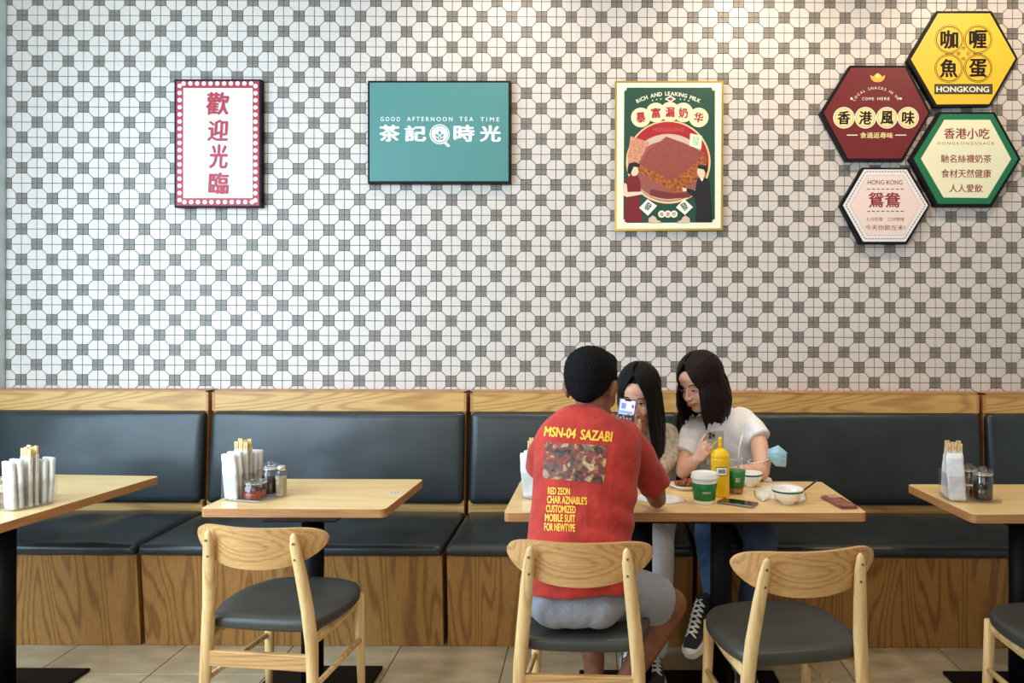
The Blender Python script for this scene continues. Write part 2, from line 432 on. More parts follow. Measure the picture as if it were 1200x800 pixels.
# ------------------------------------------------------------------ chairs
def outline_seat():
    pts = []
    ctrl = [(-.15,-.205),(0,-.21),(.15,-.205),(.195,-.175),(.222,-.08),(.228,.02),(.212,.11),(.165,.185),(.09,.222),(0,.23),(-.09,.222),(-.165,.185),(-.212,.11),(-.228,.02),(-.222,-.08),(-.195,-.175)]
    n = len(ctrl)
    for i in range(n):
        p0, p1, p2, p3 = [Vector(ctrl[(i+d)%n]) for d in (-1,0,1,2)]
        for s in range(4):
            u = s/4; pts.append(.5*((2*p1)+(p2-p0)*u+(2*p0-5*p1+4*p2-p3)*u*u+(3*p1-p0-3*p2+p3)*u**3))
    return pts
def seat_vf(z0=.432, z1=.476, dish=.006):
    o = outline_seat(); n = len(o); V = []; Fc = []
    prof = [(.90,0),(.965,.002),(.995,.010),(1.0,.02),(.995,.031),(.97,.040),(.93,.0445),(.8,.0455),(.55,.043),(.3,.041),(.1,.0405)]
    for s, dz in prof:
        for p in o: V.append((p.x*s, p.y*s, z0+dz+.010*max(0, abs(p.x*s)/.23)**3*.6))
    for i in range(len(prof)-1):
        for k in range(n): Fc.append((i*n+k, i*n+(k+1)%n, (i+1)*n+(k+1)%n, (i+1)*n+k))
    Fc.append(tuple(range(n-1,-1,-1))); Fc.append(tuple((len(prof)-1)*n+k for k in range(n)))
    return V, Fc
def backboard_vf():
    NX, NZ = 40, 10; V = []; Fc = []
    def P(u, v, side):
        x = .234*u; hw = sqrt(max(0, 1-abs(u)**2.6))
        hw = max(0, 1-abs(u)**2.5); ztop = .755+.045*max(0, 1-abs(u)**6)**.5; zbot = .755-.096*hw**.60
        z = zbot+(ztop-zbot)*v
        y = -.262+.075*u*u-(z-.65)*.14
        return (x, y+(0 if side else .016), z)
    for side in (1, 0):
        for i in range(NX+1):
            u = -cos(pi*i/NX)*(1 if True else 1)
            for k in range(NZ+1): V.append(P(u*.9995, k/NZ, side))
    n1 = (NX+1)*(NZ+1); ix = lambda s, i, k: s*n1+i*(NZ+1)+k
    for i in range(NX):
        for k in range(NZ):
            Fc.append((ix(0,i,k), ix(0,i+1,k), ix(0,i+1,k+1), ix(0,i,k+1)))
            Fc.append((ix(1,i,k), ix(1,i,k+1), ix(1,i+1,k+1), ix(1,i+1,k)))
        Fc.append((ix(0,i,0), ix(1,i,0), ix(1,i+1,0), ix(0,i+1,0)))
        Fc.append((ix(0,i,NZ), ix(0,i+1,NZ), ix(1,i+1,NZ), ix(1,i,NZ)))
    for k in range(NZ):
        Fc.append((ix(0,0,k), ix(0,0,k+1), ix(1,0,k+1), ix(1,0,k)))
        Fc.append((ix(0,NX,k), ix(1,NX,k), ix(1,NX,k+1), ix(0,NX,k+1)))
    return V, Fc
plug_m = pm('screw_plug_brass', 120,92,62,.5)
def make_chair(label):
    t = thing('dining_chair', (0,0,0), label, 'chair', 'ash chairs with dark padded seats')
    obj('seat', MB().add(*seat_vf()), seat_leather, t, True)
    shade_auto(obj('backrest', MB().add(*backboard_vf()), oak_chair, t), 50)
    for s in (-1, 1):
        pts = [(s*.205,-.235,0),(s*.196,-.222,.2),(s*.187,-.216,.40),(s*.176,-.224,.52),(s*.163,-.246,.65),(s*.153,-.264,.74),(s*.150,-.270,.778),(s*.149,-.272,.788)]
        rad = [(.014,.013),(.018,.016),(.022,.019),(.022,.018),(.021,.014),(.018,.012),(.011,.009),(.003,.003)]
        post = obj('rear_leg', MB().add(*tube_vf(pts, rad, 16, up=(0,1,0))), oak_post, t, True)
        for z, dy in ((.755,-.2805),(.70,-.269)):
            obj('screw_plug', MB().add(*tube_vf([(s*.153,dy-.0008,z),(s*.153,dy+.004,z)], .0042, 10)), plug_m, post)
        pts = [(s*.190,.178,0),(s*.186,.172,.2),(s*.180,.165,.435)]
        obj('front_leg', MB().add(*tube_vf(pts, [(.012,.012),(.017,.016),(.020,.019)], 14, up=(0,1,0))), oak_post, t, True)
        obj('side_rail', MB().add(*tube_vf([(s*.187,-.215,.412),(s*.190,-.02,.412),(s*.181,.165,.412)], [(.011,.021)]*3, 4, up=(0,0,1))), oak_post, t)
        obj('side_stretcher', MB().add(*tube_vf([(s*.196,-.222,.262),(s*.188,.17,.262)], [(.009,.011)]*2, 12)), oak_post, t, True)
    obj('rear_stretcher', bbox(-.188,.188,-.228,-.208,.315,.368,.003,2), oak_chair, t)
    obj('front_rail', bbox(-.178,.178,.155,.176,.390,.431,.003,2), oak_chair, t)
    return t
ch = make_chair('empty ash chair at the small table, with dark padded seat')
ch.location = (-1.10, 2.80, 0); ch.rotation_euler.z = radians(-7)
def chair(x, y, a, label):
    c = copy_tree(ch); c.location = (x, y, 0); c.rotation_euler.z = radians(a); c['label'] = label; return c
chair(-.035, 2.645, -3, 'ash chair the man in the red T-shirt sits on')
chair(.612, 2.565, 10, 'empty ash chair beside the seated man, at the long table')
chair(1.588, 2.555, 3, 'dark padded ash chair cut by the right edge of the frame')
# ------------------------------------------------------------------ signs on the wall
SY = 4.157                                    # front plane of the framed signs
def text_mesh(s, bold=0.0, shear=0.0, spacing=1.0):
    bold = 0
    cu = bpy.data.curves.new('lettering', 'FONT'); cu.body = s; cu.offset = bold; cu.shear = shear; cu.space_character = spacing
    cu.resolution_u = 3; cu.align_x = 'LEFT'
    o = bpy.data.objects.new('lettering', cu); C.objects.link(o)
    bpy.context.view_layer.update()
    me = bpy.data.meshes.new_from_object(o.evaluated_get(bpy.context.evaluated_depsgraph_get()))
    bpy.data.objects.remove(o); bpy.data.curves.remove(cu); me.materials.clear(); return me
def text_fit(s, x0, x1, z0, z1, y, bold=0.0, shear=0.0, spacing=1.0, rot=0):
    """lettering fitted to a box in the plane y (metres)"""
    me = text_mesh(s, bold, shear, spacing)
    xs = [v.co.x for v in me.vertices]; ys = [v.co.y for v in me.vertices]
    ax, bx_, ay, by = min(xs), max(xs), min(ys), max(ys)
    cx, cz = (x0+x1)/2, (z0+z1)/2
    base = [(v.co.x, v.co.y) for v in me.vertices]; fcs = [tuple(p.vertices) for p in me.polygons]
    em = max(.1, by-ay) if len(s) == 1 else .8
    d = max(bold, 0)*1.0
    sh = [(0,0)] if d < .004 else [(0,0),(d,0),(-d,0),(0,d*.7),(0,-d*.7)]
    b = MB()
    for i, (sx, sy) in enumerate(sh):
        V = []
        for vx, vy in base:
            u = ((vx+sx-ax+d)/(bx_-ax+2*d)-.5)*(x1-x0); w_ = ((vy+sy-ay+d*.7)/(by-ay+1.4*d)-.5)*(z1-z0)
            V.append((cx+u*cos(rot)-w_*sin(rot), y-.000008*i, cz+u*sin(rot)+w_*cos(rot)))
        b.add(V, fcs)
    me2 = bpy.data.meshes.new('lettering'); me2.from_pydata([tuple(v) for v in b.v], [], b.f); me2.update()
    bpy.data.meshes.remove(me)
    return me2
class Sign:
    def __init__(s, name, px0, py0, label, cat='sign', group=None, Y=SY):
        s.Y = Y; s.o = at(px0, py0, Y); s.t = thing(name, s.o, label, cat, group); s.lay = 0
    def p(s, px, py): v = at(px, py, s.Y)-s.o; return (v.x, v.z)
    def poly(s, pts, mat, name='printed_shape', n=None, d=None):
        s.lay += 1; y = -.00006*s.lay
        me = bpy.data.meshes.new(name); q = [s.p(*a) for a in pts]
        me.from_pydata([(x, y, z) for x, z in q], [], [tuple(range(len(q)))]); 
        me.materials.append(mat); me.update()
        if me.polygons[0].normal.y > 0: me.flip_normals()
        return obj(name, me, None, s.t)
    def disc(s, cx, cy, r, mat, name='printed_disc', ry=None, n=40):
        return s.poly([(cx+r*cos(2*pi*k/n), cy+(ry or r)*sin(2*pi*k/n)) for k in range(n)], mat, name)
    def ring(s, cx, cy, r0, r1, mat, name='printed_ring', n=48):
        s.lay += 1; y = -.00006*s.lay
        V = []; 
        for k in range(n):
            for r in (r0, r1):
                x, z = s.p(cx+r*cos(2*pi*k/n), cy+r*sin(2*pi*k/n)); V.append((x, y, z))
        return obj(name, MB().add(V, [(2*k, 2*k+1, (2*k+3)%(2*n), (2*k+2)%(2*n)) for k in range(n)]), mat, s.t)
    def text(s, t, x0, y0, x1, y1, mat, bold=.01, shear=0, rot=0, spacing=1.0, name='lettering'):
        s.lay += 1; y = -.00006*s.lay
        (a, b), (c, d) = s.p(x0, y1), s.p(x1, y0)
        me = text_fit(t, a, c, b, d, y, bold, shear, spacing, rot); return obj(name, me, mat, s.t)
    def arc(s, t, cx, cy, r, a0, a1, h, mat, bold=.02):
        """letters along an arc; angles in degrees from the top, clockwise"""
        b = MB(); n = len(t); s.lay += 1; y = -.00006*s.lay
        ws = []
        for c_ in t:
            if c_ == ' ': ws.append(.55*h); continue
            me = text_mesh(c_); X_ = [v.co.x for v in me.vertices]; Y_ = [v.co.y for v in me.vertices]; bpy.data.meshes.remove(me)
            ws.append((max(X_)-min(X_))/(max(Y_)-min(Y_))*h)
        gap = (radians(a1-a0)*r-sum(ws))/(n-1); pos = 0
        for i, c_ in enumerate(t):
            wd = ws[i]; a = radians(a0)+(pos+wd/2)/r; pos += wd+gap
            if c_ == ' ': continue
            x, yy = cx+r*sin(a), cy-r*cos(a)
            (xa, za), (xb, zb) = s.p(x-wd/2, yy+h/2), s.p(x+wd/2, yy-h/2)
            me = text_fit(c_, xa, xb, za, zb, y, bold, 0, 1, -a)
            b.add([tuple(v.co) for v in me.vertices], [tuple(p.vertices) for p in me.polygons])
        return obj('lettering', b, mat, s.t)
    def body(s, outer, inner, mat, face, dep=.04):
        """frame ring (outer, inner polygons in px) with the face board set in"""
        n = len(outer); V = []
        back = WY-.0036-s.Y
        for P_, y in ((outer, back), (outer, 0), (inner, 0), (inner, .004)):
            for a in P_: x, z = s.p(*a); V.append((x, y, z))
        Fc = [(r*n+i, r*n+(i+1)%n, (r+1)*n+(i+1)%n, (r+1)*n+i) for r in range(3) for i in range(n)]
        Fc.append(tuple(range(n)))
        obj('frame', MB().add(V, Fc), mat, s.t)
        V = []
        for P_, y in ((inner, .003), (inner, 0.0)):
            for a in P_: x, z = s.p(*a); V.append((x, y, z))
        obj('face_board', MB().add(V, [(i, (i+1)%n, (i+1)%n+n, i+n) for i in range(n)]+[tuple(range(n, 2*n)), tuple(range(n))[::-1]]), face, s.t)
def rect(x0, y0, x1, y1): return [(x0,y0),(x1,y0),(x1,y1),(x0,y1)]
red_p = pm('print_red', 172,28,48); blk_p = pm('print_black', 26,18,18, .6, Specular_IOR_Level=.2); cream_p = pm('print_cream', 246,240,214)
# 1 welcome sign
s1 = Sign('welcome_sign', 255, 242, 'tall white sign with four red characters and a red dotted border, leftmost')
s1.body(rect(204.4,93,306,243), rect(206.6,95,303.6,240.8), black_frame, red_p)
s1.poly(rect(214.8,103.2,296,232), pm('sign_white', 226,232,236), 'white_panel')
wd = white_enamel
for i in range(17):
    yy = 100.5+i*(234.5-100.5)/16
    s1.disc(210.6, yy, 2.55, wd, 'bulb_dot', n=16); s1.disc(299.4, yy+.3, 2.55, wd, 'bulb_dot', n=16)
for i in range(11):
    xx = 215.4+i*(294.6-215.4)/10
    s1.disc(xx, 98, 2.55, wd, 'bulb_dot', n=16); s1.disc(xx+1, 236.8, 2.55, wd, 'bulb_dot', n=16)
for c_, y0, y1, x0, x1 in (('歡',108,135,241.5,269),('迎',140,165.5,243,267.5),('光',169,197.5,245,267),('臨',202,227.5,244,268.5)):
    s1.text(c_, x0, y0, x1, y1, red_p, .028, .06)
# 2 green landscape sign
s2 = Sign('tea_time_sign', 515, 214, 'wide teal sign with white characters and a round cup emblem')
teal = pm('sign_teal', 74,134,130, .5)
s2.body(rect(431,94.6,598,215), rect(433.2,96.8,595.8,212.2), black_frame, teal)
wp = white_enamel
s2.text('GOOD', 446,137,468.8,141.9, wp, .0, spacing=1.5); s2.text('AFTERNOON', 477,137,530.3,141.9, wp, .0, spacing=1.5)
s2.text('TEA', 538.3,137,554.6,142, wp, .0, spacing=1.5); s2.text('TIME', 563,137.4,585,142.2, wp, .0, spacing=1.5)
for c_, x0, x1, y0, y1 in (('茶',444.3,468.6,146.2,165.8),('記',474,499.5,147,165.6),('時',531.4,556.3,146.2,166),('光',562,587,146.8,166)):
    s2.text(c_, x0, y0, x1, y1, wp, .035)
s2.ring(515.2,157.3,10.6,11.7, wp, 'emblem_ring'); s2.disc(515.2,157.3,9.6, wp, 'emblem_disc')
s2.poly([(519.5,167.2),(522.2,165.6),(527.3,170.4),(526.6,172),(525,172.2),(523.6,171.3)], wp, 'emblem_handle')
for pts in ([(514.7,149.8),(515.9,149.8),(515.6,152.2),(515,152.2)], [(515.2,152.5),(517.4,156.2),(515.2,158),(513,156.2)], [(515.2,158.5),(516.4,161),(515.2,165),(514,161)],
            [(516.6,157.8),(520.6,156.6),(519.6,159.6),(516.8,161.2)], [(513.8,157.8),(509.8,156.6),(510.8,159.6),(513.6,161.2)], [(516.6,162),(520.4,161),(518.6,164),(516.2,164.8)], [(513.8,162),(510,161),(511.8,164),(514.2,164.8)]):
    s2.poly(pts, teal, 'emblem_leaf')
# 3 poster
pY = 4.172
s3 = Sign('toast_poster', 784, 269, 'gold framed poster of a thick toast on a plate with two cartoon figures', 'poster', Y=pY)
c6 = lambda u, v: (710+u/4.1, 85+v/4.1)
def P6(*a): return [c6(*q_) for q_ in a]
gold = M('gold_frame', srgb(212,178,88), .3, .8)
g_p = pm('poster_green', 18,70,52); cr = pm('poster_cream', 240,240,208)
s3.body(P6((44,40),(566,40),(562,758),(42,760)), P6((54,50),(556,50),(552,748),(52,750)), gold, cr)
s3.poly(P6((102,72),(508,72),(512,84),(524,88),(524,704),(512,708),(506,720),(100,722),(96,710),(84,704),(88,90),(98,84)), g_p, 'green_ground')
s3.arc('RICH AND LEAKING MILK', *c6(302,430), 80.2, -28, 27.5, 4.6, cream_p, .02)
s3.poly(P6((283,127),(310,111),(337,127),(310,143)), cream_p, 'badge'); s3.poly(P6((294,127),(310,118),(326,127),(310,136)), red_p, 'badge_centre')
for u, v in ((225,134),(244,130),(264,127),(358,128),(378,130),(398,136)): s3.disc(*c6(u,v), .75, cream_p, 'star_dot', n=10)
ocr = pm('poster_plate_rim', 236,196,142); dred = pm('poster_red', 168,24,34)
s3.disc(*c6(300,430), 203/4.1, ocr, 'rim_disc', ry=200/4.1, n=64); s3.disc(*c6(300,428), 194/4.1, dred, 'red_disc', ry=191/4.1, n=64)
s3.text('HONGKONG!', *c6(228,264), *c6(378,284), pm('poster_dull_red', 196,84,70), -.005)
for (u, v, ch_) in ((168,216,'暴'),(240,192,'富'),(308,188,'漏'),(372,192,'奶'),(446,216,'华')): s3.disc(*c6(u,v), 47/4.1, pm('poster_disc', 244,226,178), 'character_disc')
for (u, v, ch_, r_) in ((168,216,'暴',.12),(240,194,'富',.05),(308,190,'漏',0),(372,194,'奶',-.05),(446,216,'华',-.12)):
    s3.text(ch_, *c6(u-23,v-25), *c6(u+23,v+25), red_p, .04, rot=r_)
plate = pm('poster_plate', 205,178,160); s3.disc(*c6(300,455), 180/4.1, plate, 'plate', ry=160/4.1, n=64)
s3.disc(*c6(300,468), 170/4.1, pm('poster_plate_inner', 150,84,72), 'plate_well', ry=140/4.1, n=64)
s3.poly(P6((118,305),(208,335),(160,430),(150,470),(112,490),(105,400)), mottled('poster_cone_waffle', srgb(222,160,124), srgb(180,110,84), 160), 'napkin')
s3.poly(P6((215,560),(330,580),(440,570),(400,600),(300,608),(210,590)), pm('poster_plate_shadow', 120,44,38), 'plate_shade')
tt = mottled('poster_toast_top', srgb(172,84,70), srgb(112,48,40), 420, .6, 2, kind='Position')
ts = mottled('poster_toast_side', srgb(196,108,40), srgb(112,46,20), 70, .6, 3, kind='Position')
s3.poly(P6((158,440),(152,472),(270,545),(332,580),(350,575),(318,520)), ts, 'toast_side'); s3.poly(P6((318,520),(350,575),(430,520),(484,430),(480,388),(462,388)), ts, 'toast_side')
s3.poly(P6((290,308),(380,340),(480,388),(400,462),(320,524),(240,480),(158,440),(210,370)), tt, 'toast_top')
s3.poly(P6((405,292),(462,305),(458,368),(402,352)), pm('poster_butter', 236,232,204), 'mahjong_tile'); s3.text('發', *c6(415,305), *c6(450,350), pm('poster_mint', 120,178,130), 0)
# two figures
skin_p = pm('poster_skin', 240,206,176); dk = pm('poster_black', 24,20,22); dkr = pm('poster_dark_red', 120,16,26)
s3.poly(P6((118,492),(150,490),(165,520),(168,560),(160,610),(180,718),(90,718),(94,600),(88,545),(100,510)), dkr, 'figure_dress')
s3.poly(P6((88,530),(100,536),(104,574),(176,572),(182,584),(100,598),(84,590)), skin_p, 'figure_arm')
s3.poly(P6((112,460),(150,450),(158,478),(148,494),(128,498)), skin_p, 'figure_face')
s3.poly(P6((104,460),(112,436),(140,430),(164,440),(160,456),(134,452),(126,470),(118,488),(104,484)), dk, 'figure_hair')
s3.poly(P6((440,508),(470,500),(496,518),(504,600),(512,718),(430,718),(436,640),(424,600),(384,570),(392,556),(428,566)), dk, 'figure_suit')
s3.poly(P6((440,456),(478,462),(476,494),(462,514),(446,500),(438,484)), skin_p, 'figure_face'); s3.poly(P6((440,444),(488,446),(490,470),(478,484),(470,466),(440,460)), dk, 'figure_hair')
s3.poly(P6((448,502),(462,514),(474,500),(462,524)), cream_p, 'figure_collar')
s3.poly(P6((366,552),(386,556),(388,570),(370,572)), skin_p, 'figure_hand')
s3.poly(P6((200,608),(246,640),(202,688),(160,650)), pm('poster_tile_white', 244,240,226), 'mahjong_tile'); s3.text('發', *c6(186,624), *c6(218,662), g_p, .03, rot=-.6)
s3.poly(P6((376,608),(418,646),(380,684),(336,648)), bpy.data.materials['poster_tile_white'], 'mahjong_tile'); s3.text('發', *c6(360,624), *c6(392,662), g_p, .03, rot=.6)
for u in (268,298,327): s3.disc(*c6(u,680), 4.2, cream_p, 'character_disc', n=24)
for u, ch_ in ((268,'暴'),(298,'富'),(327,'吧')): s3.text(ch_, *c6(u-9,671), *c6(u+9,690), red_p, .01)
for u, sg in ((232,1),(376,-1)): s3.poly(P6((u-28*sg,720),(u-26*sg,700),(u-6*sg,686),(u+8*sg,696),(u+14*sg,708),(u+34*sg,716),(u+20*sg,722)), pm('poster_cloud', 222,190,160), 'cloud')
# hexagon signs
def hexa(cx, cy, rx, ry, ux): return [(cx-rx,cy),(cx-ux,cy-ry),(cx+ux,cy-ry),(cx+rx,cy),(cx+ux,cy+ry),(cx-ux,cy+ry)]
def hexsign(name, label, O, I, face):
    s = Sign(name, (O[0][0]+O[3][0])/2, O[4][1], label, 'sign', 'hexagonal signs on the right of the wall'); s.body(O, I, black_frame, face); return s
# yellow: crop scale 6.667 from (1060,10)
cy_ = lambda u, v: (1060+u/6.667, 10+v/6.667)
s4 = hexsign('hexagon_sign', 'yellow hexagonal sign with four circled characters, highest of the cluster', [cy_(*a) for a in ((22,402),(252,20),(680,20),(886,390),(672,762),(236,768))],
             [cy_(*a) for a in ((50,396),(262,38),(668,38),(866,390),(662,746),(252,748))], pm('hex_yellow', 232,186,44))
for (u, v, ch_) in ((350,242,'咖'),(574,242,'喱'),(346,466,'魚'),(574,466,'蛋')):
    a, b_ = cy_(u, v); s4.ring(a, b_, 16.4, 16.9, blk_p); s4.ring(a, b_, 14.6, 15.4, blk_p); s4.text(ch_, a-10.6, b_-11, a+10.6, b_+11, blk_p, .035)
for (u, v, ch_) in ((460,312,'作'),(422,352,'制'),(498,352,'記'),(460,392,'味')): a, b_ = cy_(u, v); s4.text(ch_, a-2, b_-2.3, a+2, b_+2.3, blk_p, 0)
for x0, x1 in ((318,382),(536,606)): s4.poly([cy_(*a) for a in ((x0,350),(x1,350),(x1,355),(x0,355))], blk_p, 'rule')
s4.poly([cy_(*a) for a in ((234,590),(686,590),(686,668),(234,668))], blk_p, 'name_bar'); s4.poly([cy_(*a) for a in ((240,596),(680,596),(680,662),(240,662))], pm('bar_olive', 74,68,40), 'name_bar')
s4.text('HONGKONG', *cy_(248,610), *cy_(660,652), cream_p, .02)
# red: crop scale 6.667 from (960,75)
cr_ = lambda u, v: (960+u/6.667, 75+v/6.667)
s5 = hexsign('hexagon_sign', 'dark red hexagonal sign with four characters on cream discs and a gold ingot', [cr_(*a) for a in ((8,384),(238,12),(682,12),(872,380),(656,758),(212,758))],
             [cr_(*a) for a in ((36,380),(250,28),(670,28),(852,380),(642,738),(224,738))], pm('hex_red', 108,20,26))
ing = pm('ingot_gold', 240,176,60)
s5.poly([cr_(*a) for a in ((398,84),(420,98),(440,84),(458,68),(476,84),(494,98),(516,84),(508,118),(484,138),(458,142),(430,138),(406,118))], ing, 'gold_ingot')
s5.disc(*cr_(458,92), 3.4, pm('ingot_light', 252,210,110), 'ingot_top', ry=2.6, n=20)
s5.arc('LOCAL SNACKS IN HK', *cr_(447,400), 32, -57, 56, 3.1, cream_p, .0)
s5.text('COME', *cr_(334,260), *cr_(428,282), cream_p, -.005, spacing=1.2); s5.text('HERE', *cr_(454,260), *cr_(550,282), cream_p, -.005, spacing=1.2)
for u in (252,636): s5.disc(*cr_(u,270), 1.4, cream_p, 'dot', n=14)
dc = pm('disc_straw', 236,214,150); tn = pm('ring_tan', 150,110,70)
for (u, ch_) in ((193,'香'),(361,'港'),(528,'風'),(694,'味')):
    a, b_ = cr_(u, 420); s5.disc(a, b_, 12.6, pm('disc_edge_cream', 240,226,188) if u == 193 else bpy.data.materials['disc_edge_cream']); s5.ring(a, b_, 10.5, 11.0, tn); s5.disc(a, b_, 10.3, dc); s5.text(ch_, a-7.6, b_-8, a+7.6, b_+8, blk_p, .035, .05)
for x0, x1 in ((214,300),(594,680)): s5.poly([cr_(*a) for a in ((x0,552),(x1,552),(x1,559),(x0,559))], cream_p, 'rule')
s5.text('食過返尋味', *cr_(318,534), *cr_(576,580), dc, .02)
# green: crop scale 4.444 from (950,120)
cg = lambda u, v: (950+u/4.444, 120+v/4.444)
s6 = hexsign('hexagon_sign', 'green bordered cream hexagonal sign, rightmost of the cluster', [cg(*a) for a in ((516,292),(668,50),(958,50),(1094,294),(942,544),(652,542))],
             [cg(*a) for a in ((536,292),(680,60),(950,60),(1080,294),(934,528),(664,528))], pm('hex_green', 18,112,72))
s6.poly([cg(*a) for a in ((574,292),(696,90),(934,90),(1044,294),(920,497),(692,495))], pm('hex_cream', 236,232,196), 'cream_panel')
mr = pm('print_maroon', 138,26,44)
s6.text('香港小吃', *cg(694,134), *cg(932,190), mr, .02); s6.text('HONGKONGSNACK', *cg(662,206), *cg(958,220), mr, -.01, spacing=1.4)
s6.text('馳名絲襪奶茶', *cg(678,272), *cg(942,314), mr, .015); s6.text('食材天然健康', *cg(680,348), *cg(940,392), mr, .015); s6.text('人人愛飲', *cg(722,426), *cg(896,468), mr, .015)
# white: crop scale 8 from (980,190)
cw = lambda u, v: (980+u/8, 190+v/8)
s7 = hexsign('hexagon_sign', 'small pale pink hexagonal sign, lowest of the cluster', [cw(*a) for a in ((36,402),(244,50),(676,52),(878,402),(662,768),(226,766))],
             [cw(*a) for a in ((62,404),(260,68),(660,68),(860,404),(650,744),(252,744))], pm('hex_white', 232,226,224))
tn2 = pm('hex_pink', 238,214,202)
s7.poly([cw(*a) for a in ((128,408),(292,122),(628,122),(790,400),(630,686),(290,686))], pm('hex_line', 190,140,120), 'outline'); s7.poly([cw(*a) for a in ((131,408),(294,125),(626,125),(787,400),(628,683),(292,683))], tn2, 'pink_panel')
dkt = pm('print_slate', 44,50,56)
def dashes(s, pts, L_, gap, wdt, mat):
    b = MB(); s.lay += 1
    for (x0, y0), (x1, y1) in zip(pts, pts[1:]):
        d = sqrt((x1-x0)**2+(y1-y0)**2); n = max(1, int(d/(L_+gap))); ux, uy = (x1-x0)/d, (y1-y0)/d
        for i in range(n):
            a = (i+.5)*d/n-L_/2; q_ = [(x0+ux*a-uy*wdt, y0+uy*a+ux*wdt), (x0+ux*(a+L_)-uy*wdt, y0+uy*(a+L_)+ux*wdt), (x0+ux*(a+L_)+uy*wdt, y0+uy*(a+L_)-ux*wdt), (x0+ux*a+uy*wdt, y0+uy*a-ux*wdt)]
            V = [s.p(*z) for z in q_]; b.add([(x, -.00006*s.lay, z) for x, z in V], [(0,1,2,3)])
    return obj('dashed_line', b, mat, s.t)
dashes(s7, [cw(*a) for a in ((90,404),(276,88),(644,88),(836,404),(636,718),(270,718),(90,404))], 2.2, 1.2, .45, dkt)
dashes(s7, [cw(280,252), cw(640,252)], 3.4, 2.0, .5, dkt); dashes(s7, [cw(280,460), cw(640,460)], 3.4, 2.0, .5, dkt)
s7.text('HONG KONG', *cw(294,168), *cw(622,210), dkt, .005)
s7.text('鴛鴦', *cw(300,282), *cw(602,424), mr, .02)
s7.text('七分奶茶', *cw(280,516), *cw(438,552), mr, .0); s7.text('三分咖啡', *cw(478,516), *cw(636,552), mr, .0); s7.text('今天你飲左未?', *cw(270,588), *cw(650,636), mr, .0)
# ------------------------------------------------------------------ things on the tables
acrylic = glass('clear_acrylic', (.985,.99,.99,1), .72, .08)
jar_glass = glass('jar_glass', (.98,.985,.98,1), .70, .05)
paper_white = mottled('napkin_paper', srgb(238,238,236), srgb(220,220,218), 30, .75, bs=.2, bd=.004)
sleeve_paper = mottled('chopstick_paper', srgb(232,226,216), srgb(212,204,194), 25, .8, bs=.2, bd=.003)
stick_wood = mottled('chopstick_wood', srgb(232,204,146), srgb(206,170,106), 60, .6)
soy = M('dark_soy_sauce', (.008,.004,.003,1), .12); chilli = mottled('chilli_oil', srgb(150,34,12), srgb(72,14,8), 120, .2)
pepper = mottled('ground_pepper', srgb(176,160,128), srgb(140,124,96), 300, .8)
chrome = M('chrome', (.7,.7,.7,1), .2, 1)
def jar(loc, r, h, fill, fm, label, group='sauce jars'):
    t = thing('sauce_jar', loc, label, 'jar', group)
    body = [(r*.92,0),(r,.004),(r,h*.66),(r*.9,h*.72),(r*.86,h*.76),(r*.92,h*.78)]
    obj('glass_body', lathe_vf(body, 28), jar_glass, t, True)
    obj('sauce', lathe_vf([(r*.88,.004),(r*.93,.008),(r*.93,fill),(0,fill)], 24), fm, t, True)
    lid = [(r*.95,h*.785),(r*1.03,h*.80),(r*1.03,h*.86),(r*.9,h*.91),(r*.55,h*.93),(r*.35,h*.95),(r*.4,h*.99),(r*.2,h)]
    obj('glass_lid', lathe_vf(lid, 28), jar_glass, t, True)
    obj('lid_collar', lathe_vf([(r*.9,h*.76),(r*.97,h*.765),(r*.97,h*.785),(r*.9,h*.79)], 24), chrome, t, True)
    return t
def shaker(loc, label, r=.0255, h=.125):
    t = thing('pepper_shaker', loc, label, 'shaker', 'pepper shakers')
    obj('glass_body', lathe_vf([(r*.95,0),(r,.004),(r*.97,h*.70),(r*.70,h*.80),(r*.62,h*.84)], 8), jar_glass, t)
    obj('pepper', lathe_vf([(r*.85,.004),(r*.88,h*.62),(0,h*.62)], 8), pepper, t)
    obj('metal_cap', lathe_vf([(r*.66,h*.83),(r*.70,h*.90),(r*.66,h*.96),(r*.4,h)], 20), chrome, t, True)
    return t
def packet_vf(wd, th, h, lean=0, seed=0):
    V, Fc = rbox(-wd/2, wd/2, -th/2, th/2, 0, h, .005, (6,3,12), .002, .004, 22, seed, 0)
    return [(x+lean*z, y+.15*lean*z, z) for x, y, z in V], Fc
